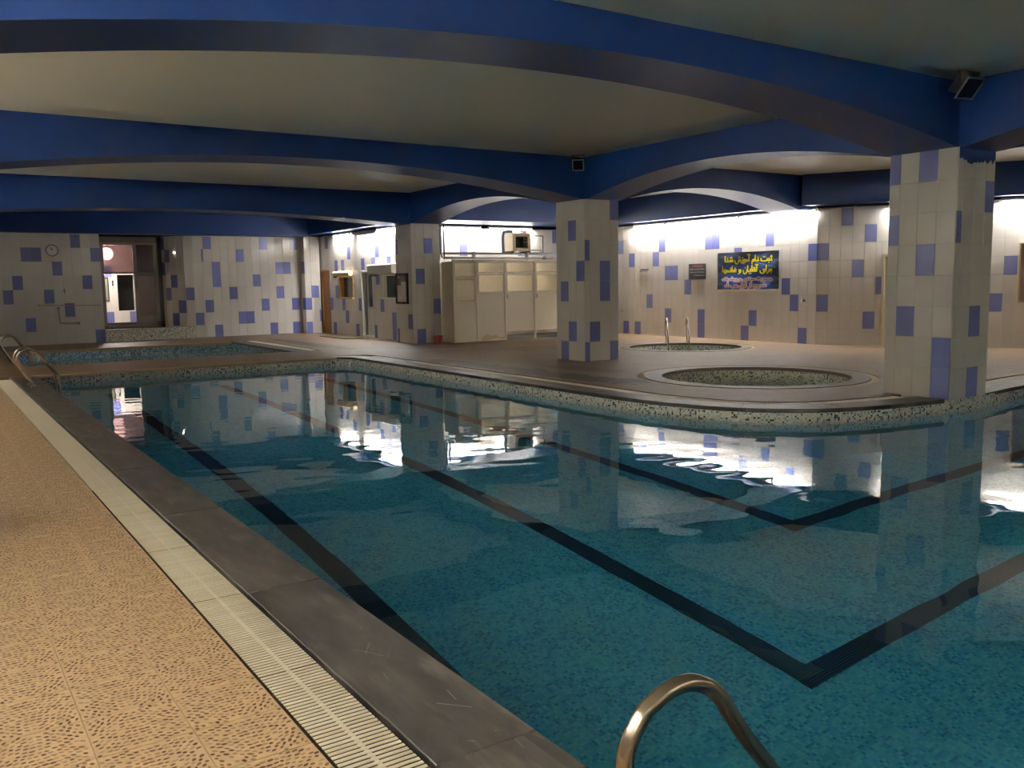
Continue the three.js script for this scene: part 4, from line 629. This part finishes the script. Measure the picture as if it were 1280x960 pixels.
  struct('floor_next_room', bx(3.3, 8.6, -0.1, 0.0, -32.3, -28.0), M.concrete, 'floor of the next room'); struct('ceiling_next_room', bx(3.3, 8.6, 2.9, 3.05, -32.3, -29.05), M.plaster, 'ceiling of the next room'); struct('next_room_dark_sheet', bx(5.3, 6.4, 0.5, 2.3, -32.9, -32.8), std({ color: rgb(8, 8, 9), roughness: 0.9 }), 'black sheet standing for the darkness behind the opening in the next room'); struct('wall_next_room_front', [bx(3.3, 4.4, 0, 3.05, -29.2, -28.95), bx(6.25, 8.6, 0, 3.05, -29.2, -29.06)], M.plaster, 'inner side of the window wall of the next room');  // the black sheet is painted darkness behind the opening
  const mi = thing('mirror', 'black framed mirror on the wall of the next room', 'mirror', [5.13, 1.5, -32.01]); part('glass', bx(-0.13, 0.13, -0.36, 0.36, 0.003, 0.01), std({ color: rgb(190, 186, 160), metalness: 0.6, roughness: 0.25 }), mi); part('frame', [cbx(-0.16, -0.13, -0.39, 0.39, 0.0, 0.03), cbx(0.13, 0.16, -0.39, 0.39, 0.0, 0.03), cbx(-0.13, 0.13, 0.36, 0.39, 0.0, 0.03), cbx(-0.13, 0.13, -0.39, -0.36, 0.0, 0.03)], M.black, mi);
  const sc2 = thing('coat_hook', 'dark coat hook beside the opening in the next room', 'hook', [5.42, 1.7, -32.01]); part('plate', cbx(-0.03, 0.03, -0.09, 0.09, 0, 0.012), M.black, sc2); part('hook', tube([[0, 0.03, 0.01], [0, 0.0, 0.06], [0, -0.06, 0.06], [0, -0.07, 0.09], [0, -0.03, 0.11]], 0.011, 18, 8), M.steelDull, sc2);
  const gl = thing('globe_lamp', 'glowing globe lamp near the ceiling of the next room', 'lamp', [5.12, 2.62, -31.0]); const globe = part('globe', new THREE.SphereGeometry(0.2, 28, 18), std({ color: 0xffffff, emissive: new THREE.Color(1, 0.92, 0.9), emissiveIntensity: 6, roughness: 0.4 }), gl); globe.castShadow = false; part('stem', rod([0, 0.15, 0], [0, 0.28, 0], 0.02), M.steelDull, gl); const pl = new THREE.PointLight(new THREE.Color(1, 0.9, 0.88), LV.globe, 0, 2); pl.shadow.radius = 7; gl.add(pl);
  const dl = thing('reflection_bead', 'tiny added glowing bead standing for a lamp reflection on the curved wall beside the window recess', 'lamp', [6.5, 2.56, -28.1], 0.7); const bead = part('glow_bead', new THREE.SphereGeometry(0.035, 18, 12).translate(0, 0, 0.05), std({ color: 0xffffff, emissive: new THREE.Color(1, 0.95, 0.9), emissiveIntensity: 5 }), dl); bead.castShadow = false; part('bead_base', new THREE.CylinderGeometry(0.05, 0.05, 0.03, 18).rotateX(Math.PI / 2).translate(0, 0, 0.0), M.whitePaint, dl); const p2 = new THREE.PointLight(new THREE.Color(1, 0.9, 0.86), 0.12, 0, 2); p2.position.set(0, 0, 0.05); p2.shadow.radius = 2; dl.add(p2);  // added bead and light imitating a reflected lamp, no fitting on this wall
}
// ---------- steel ladders: own x towards the water (edge at 0), own z along the edge ----------
const RAIL = [[-0.22, 0.01], [-0.235, 0.06], [-0.31, 0.2], [-0.39, 0.35], [-0.415, 0.45], [-0.375, 0.53], [-0.329, 0.562], [-0.26, 0.58], [-0.19, 0.566], [-0.13, 0.522], [-0.085, 0.46], [-0.03, 0.385], [0.06, 0.275], [0.12, 0.19], [0.138, 0.1], [0.14, -0.2], [0.14, -0.62]];
function ladder(label, P, turn, group, half = 0.25) {
  const t = thing('pool_ladder', label, 'ladder', P, turn, group);
  for (const z of [-half, half]) { const r = part('handrail', tube(RAIL.map(([x, y]) => [x, y, z]), 0.0205, 170, 20, 0.6), M.steel, t); part('flange', new THREE.LatheGeometry([[0.001, 0.022], [0.024, 0.022], [0.03, 0.012], [0.048, 0.008], [0.05, 0.0], [0.001, 0]].map(([a, b]) => new THREE.Vector2(a, b)), 28).translate(-0.22, 0.001, z), M.steel, r); }
  for (const y of [-0.3, -0.55]) part('tread', cbx(0.1, 0.18, y - 0.012, y + 0.012, -half, half, 0.005), M.steel, t); return t;
}
ladder('steel pool ladder in the foreground, its near handrail at the bottom of the view', [1.62, 0.0145, -1.1], 0, undefined, 0.3);
ladder('steel pool ladder at the far left corner of the large pool', [1.62, 0.0145, -15.8], 0);
ladder('steel pool ladder of the smaller far pool', [1.74, 0.0125, -20.9], 0);
{ const a = Math.atan2(0.8, -0.6), c = JAC[1]; ladder('steel ladder with two slim handrails at the farther hot tub', [c.c[0] + 0.6 * c.r, 0.019, c.c[1] - 0.8 * c.r], -Math.atan2(0.8, -0.6)); }
// ---------- flood lamps, switched off ----------
function flood(label, P, yaw, tilt, s) {
  const t = thing('flood_lamp', label, 'lamp', P, yaw);
  part('bracket', [cbx(-0.12 * s, -0.105 * s, -0.02, 3.77 - P[1], -0.015, 0.015, 0.002), cbx(0.105 * s, 0.12 * s, -0.02, 3.77 - P[1], -0.015, 0.015, 0.002), cbx(-0.12 * s, 0.12 * s, 3.76 - P[1], 3.77 - P[1], -0.015, 0.015, 0.002)], M.dark, t);
  const tip = (g) => g.rotateX(tilt); const sh = new THREE.CylinderGeometry(0.095 * s, 0.15 * s, 0.11 * s, 4, 1).rotateY(Math.PI / 4).rotateX(Math.PI / 2);
  const body = part('housing', [tip(sh.translate(0, 0, -0.03 * s)), ...[-1, 0, 1].map((k) => tip(cbx(k * 0.045 * s - 0.004, k * 0.045 * s + 0.004, -0.06 * s, 0.06 * s, -0.12 * s, -0.085 * s, 0.001)))], M.black, t);
  part('front_rim', [tip(cbx(-0.11 * s, -0.092 * s, -0.11 * s, 0.11 * s, 0.02 * s, 0.035 * s)), tip(cbx(0.092 * s, 0.11 * s, -0.11 * s, 0.11 * s, 0.02 * s, 0.035 * s)), tip(cbx(-0.092 * s, 0.092 * s, 0.092 * s, 0.11 * s, 0.02 * s, 0.035 * s)), tip(cbx(-0.092 * s, 0.092 * s, -0.11 * s, -0.092 * s, 0.02 * s, 0.035 * s))], M.steelDull, body); part('lens', tip(bx(-0.092 * s, 0.092 * s, -0.092 * s, 0.092 * s, 0.022 * s, 0.028 * s)), M.darkGlass, body);
}
flood('black square flood lamp under the ceiling at the front pillar', [9.95, 3.6, -5.72], -0.2, 0.75, 1.25);
flood('black square flood lamp under the ceiling at the middle pillar', [10.1, 3.6, -13.0], -0.75, 0.45, 0.95);
// ragged brush edge of the blue paint over the top of the front pillar's tiles
{ const r = rng(909), s = new THREE.Shape(), x0 = 10.4, x1 = 11.19; s.moveTo(x0, 3.03); s.lineTo(x1, 3.03); for (let i = 0; i <= 26; i++) { const f = i / 26, mid = 1 - Math.abs(2 * f - 1); s.lineTo(x1 + (x0 - x1) * f, 2.86 + 0.06 * r() - 0.05 * mid + (f > 0.3 && f < 0.6 ? 0.03 : 0)); } s.closePath(); const m = part('painted_edge', new THREE.ExtrudeGeometry(s, { depth: 0.002, bevelEnabled: false }).translate(0, 0, -6.06 + TT + 0.001), M.bluePaint, scene.getObjectByName('pillar')); }
scene.traverse((o) => { if (o.isMesh) o.receiveShadow = true; });
renderer.render(scene, camera);
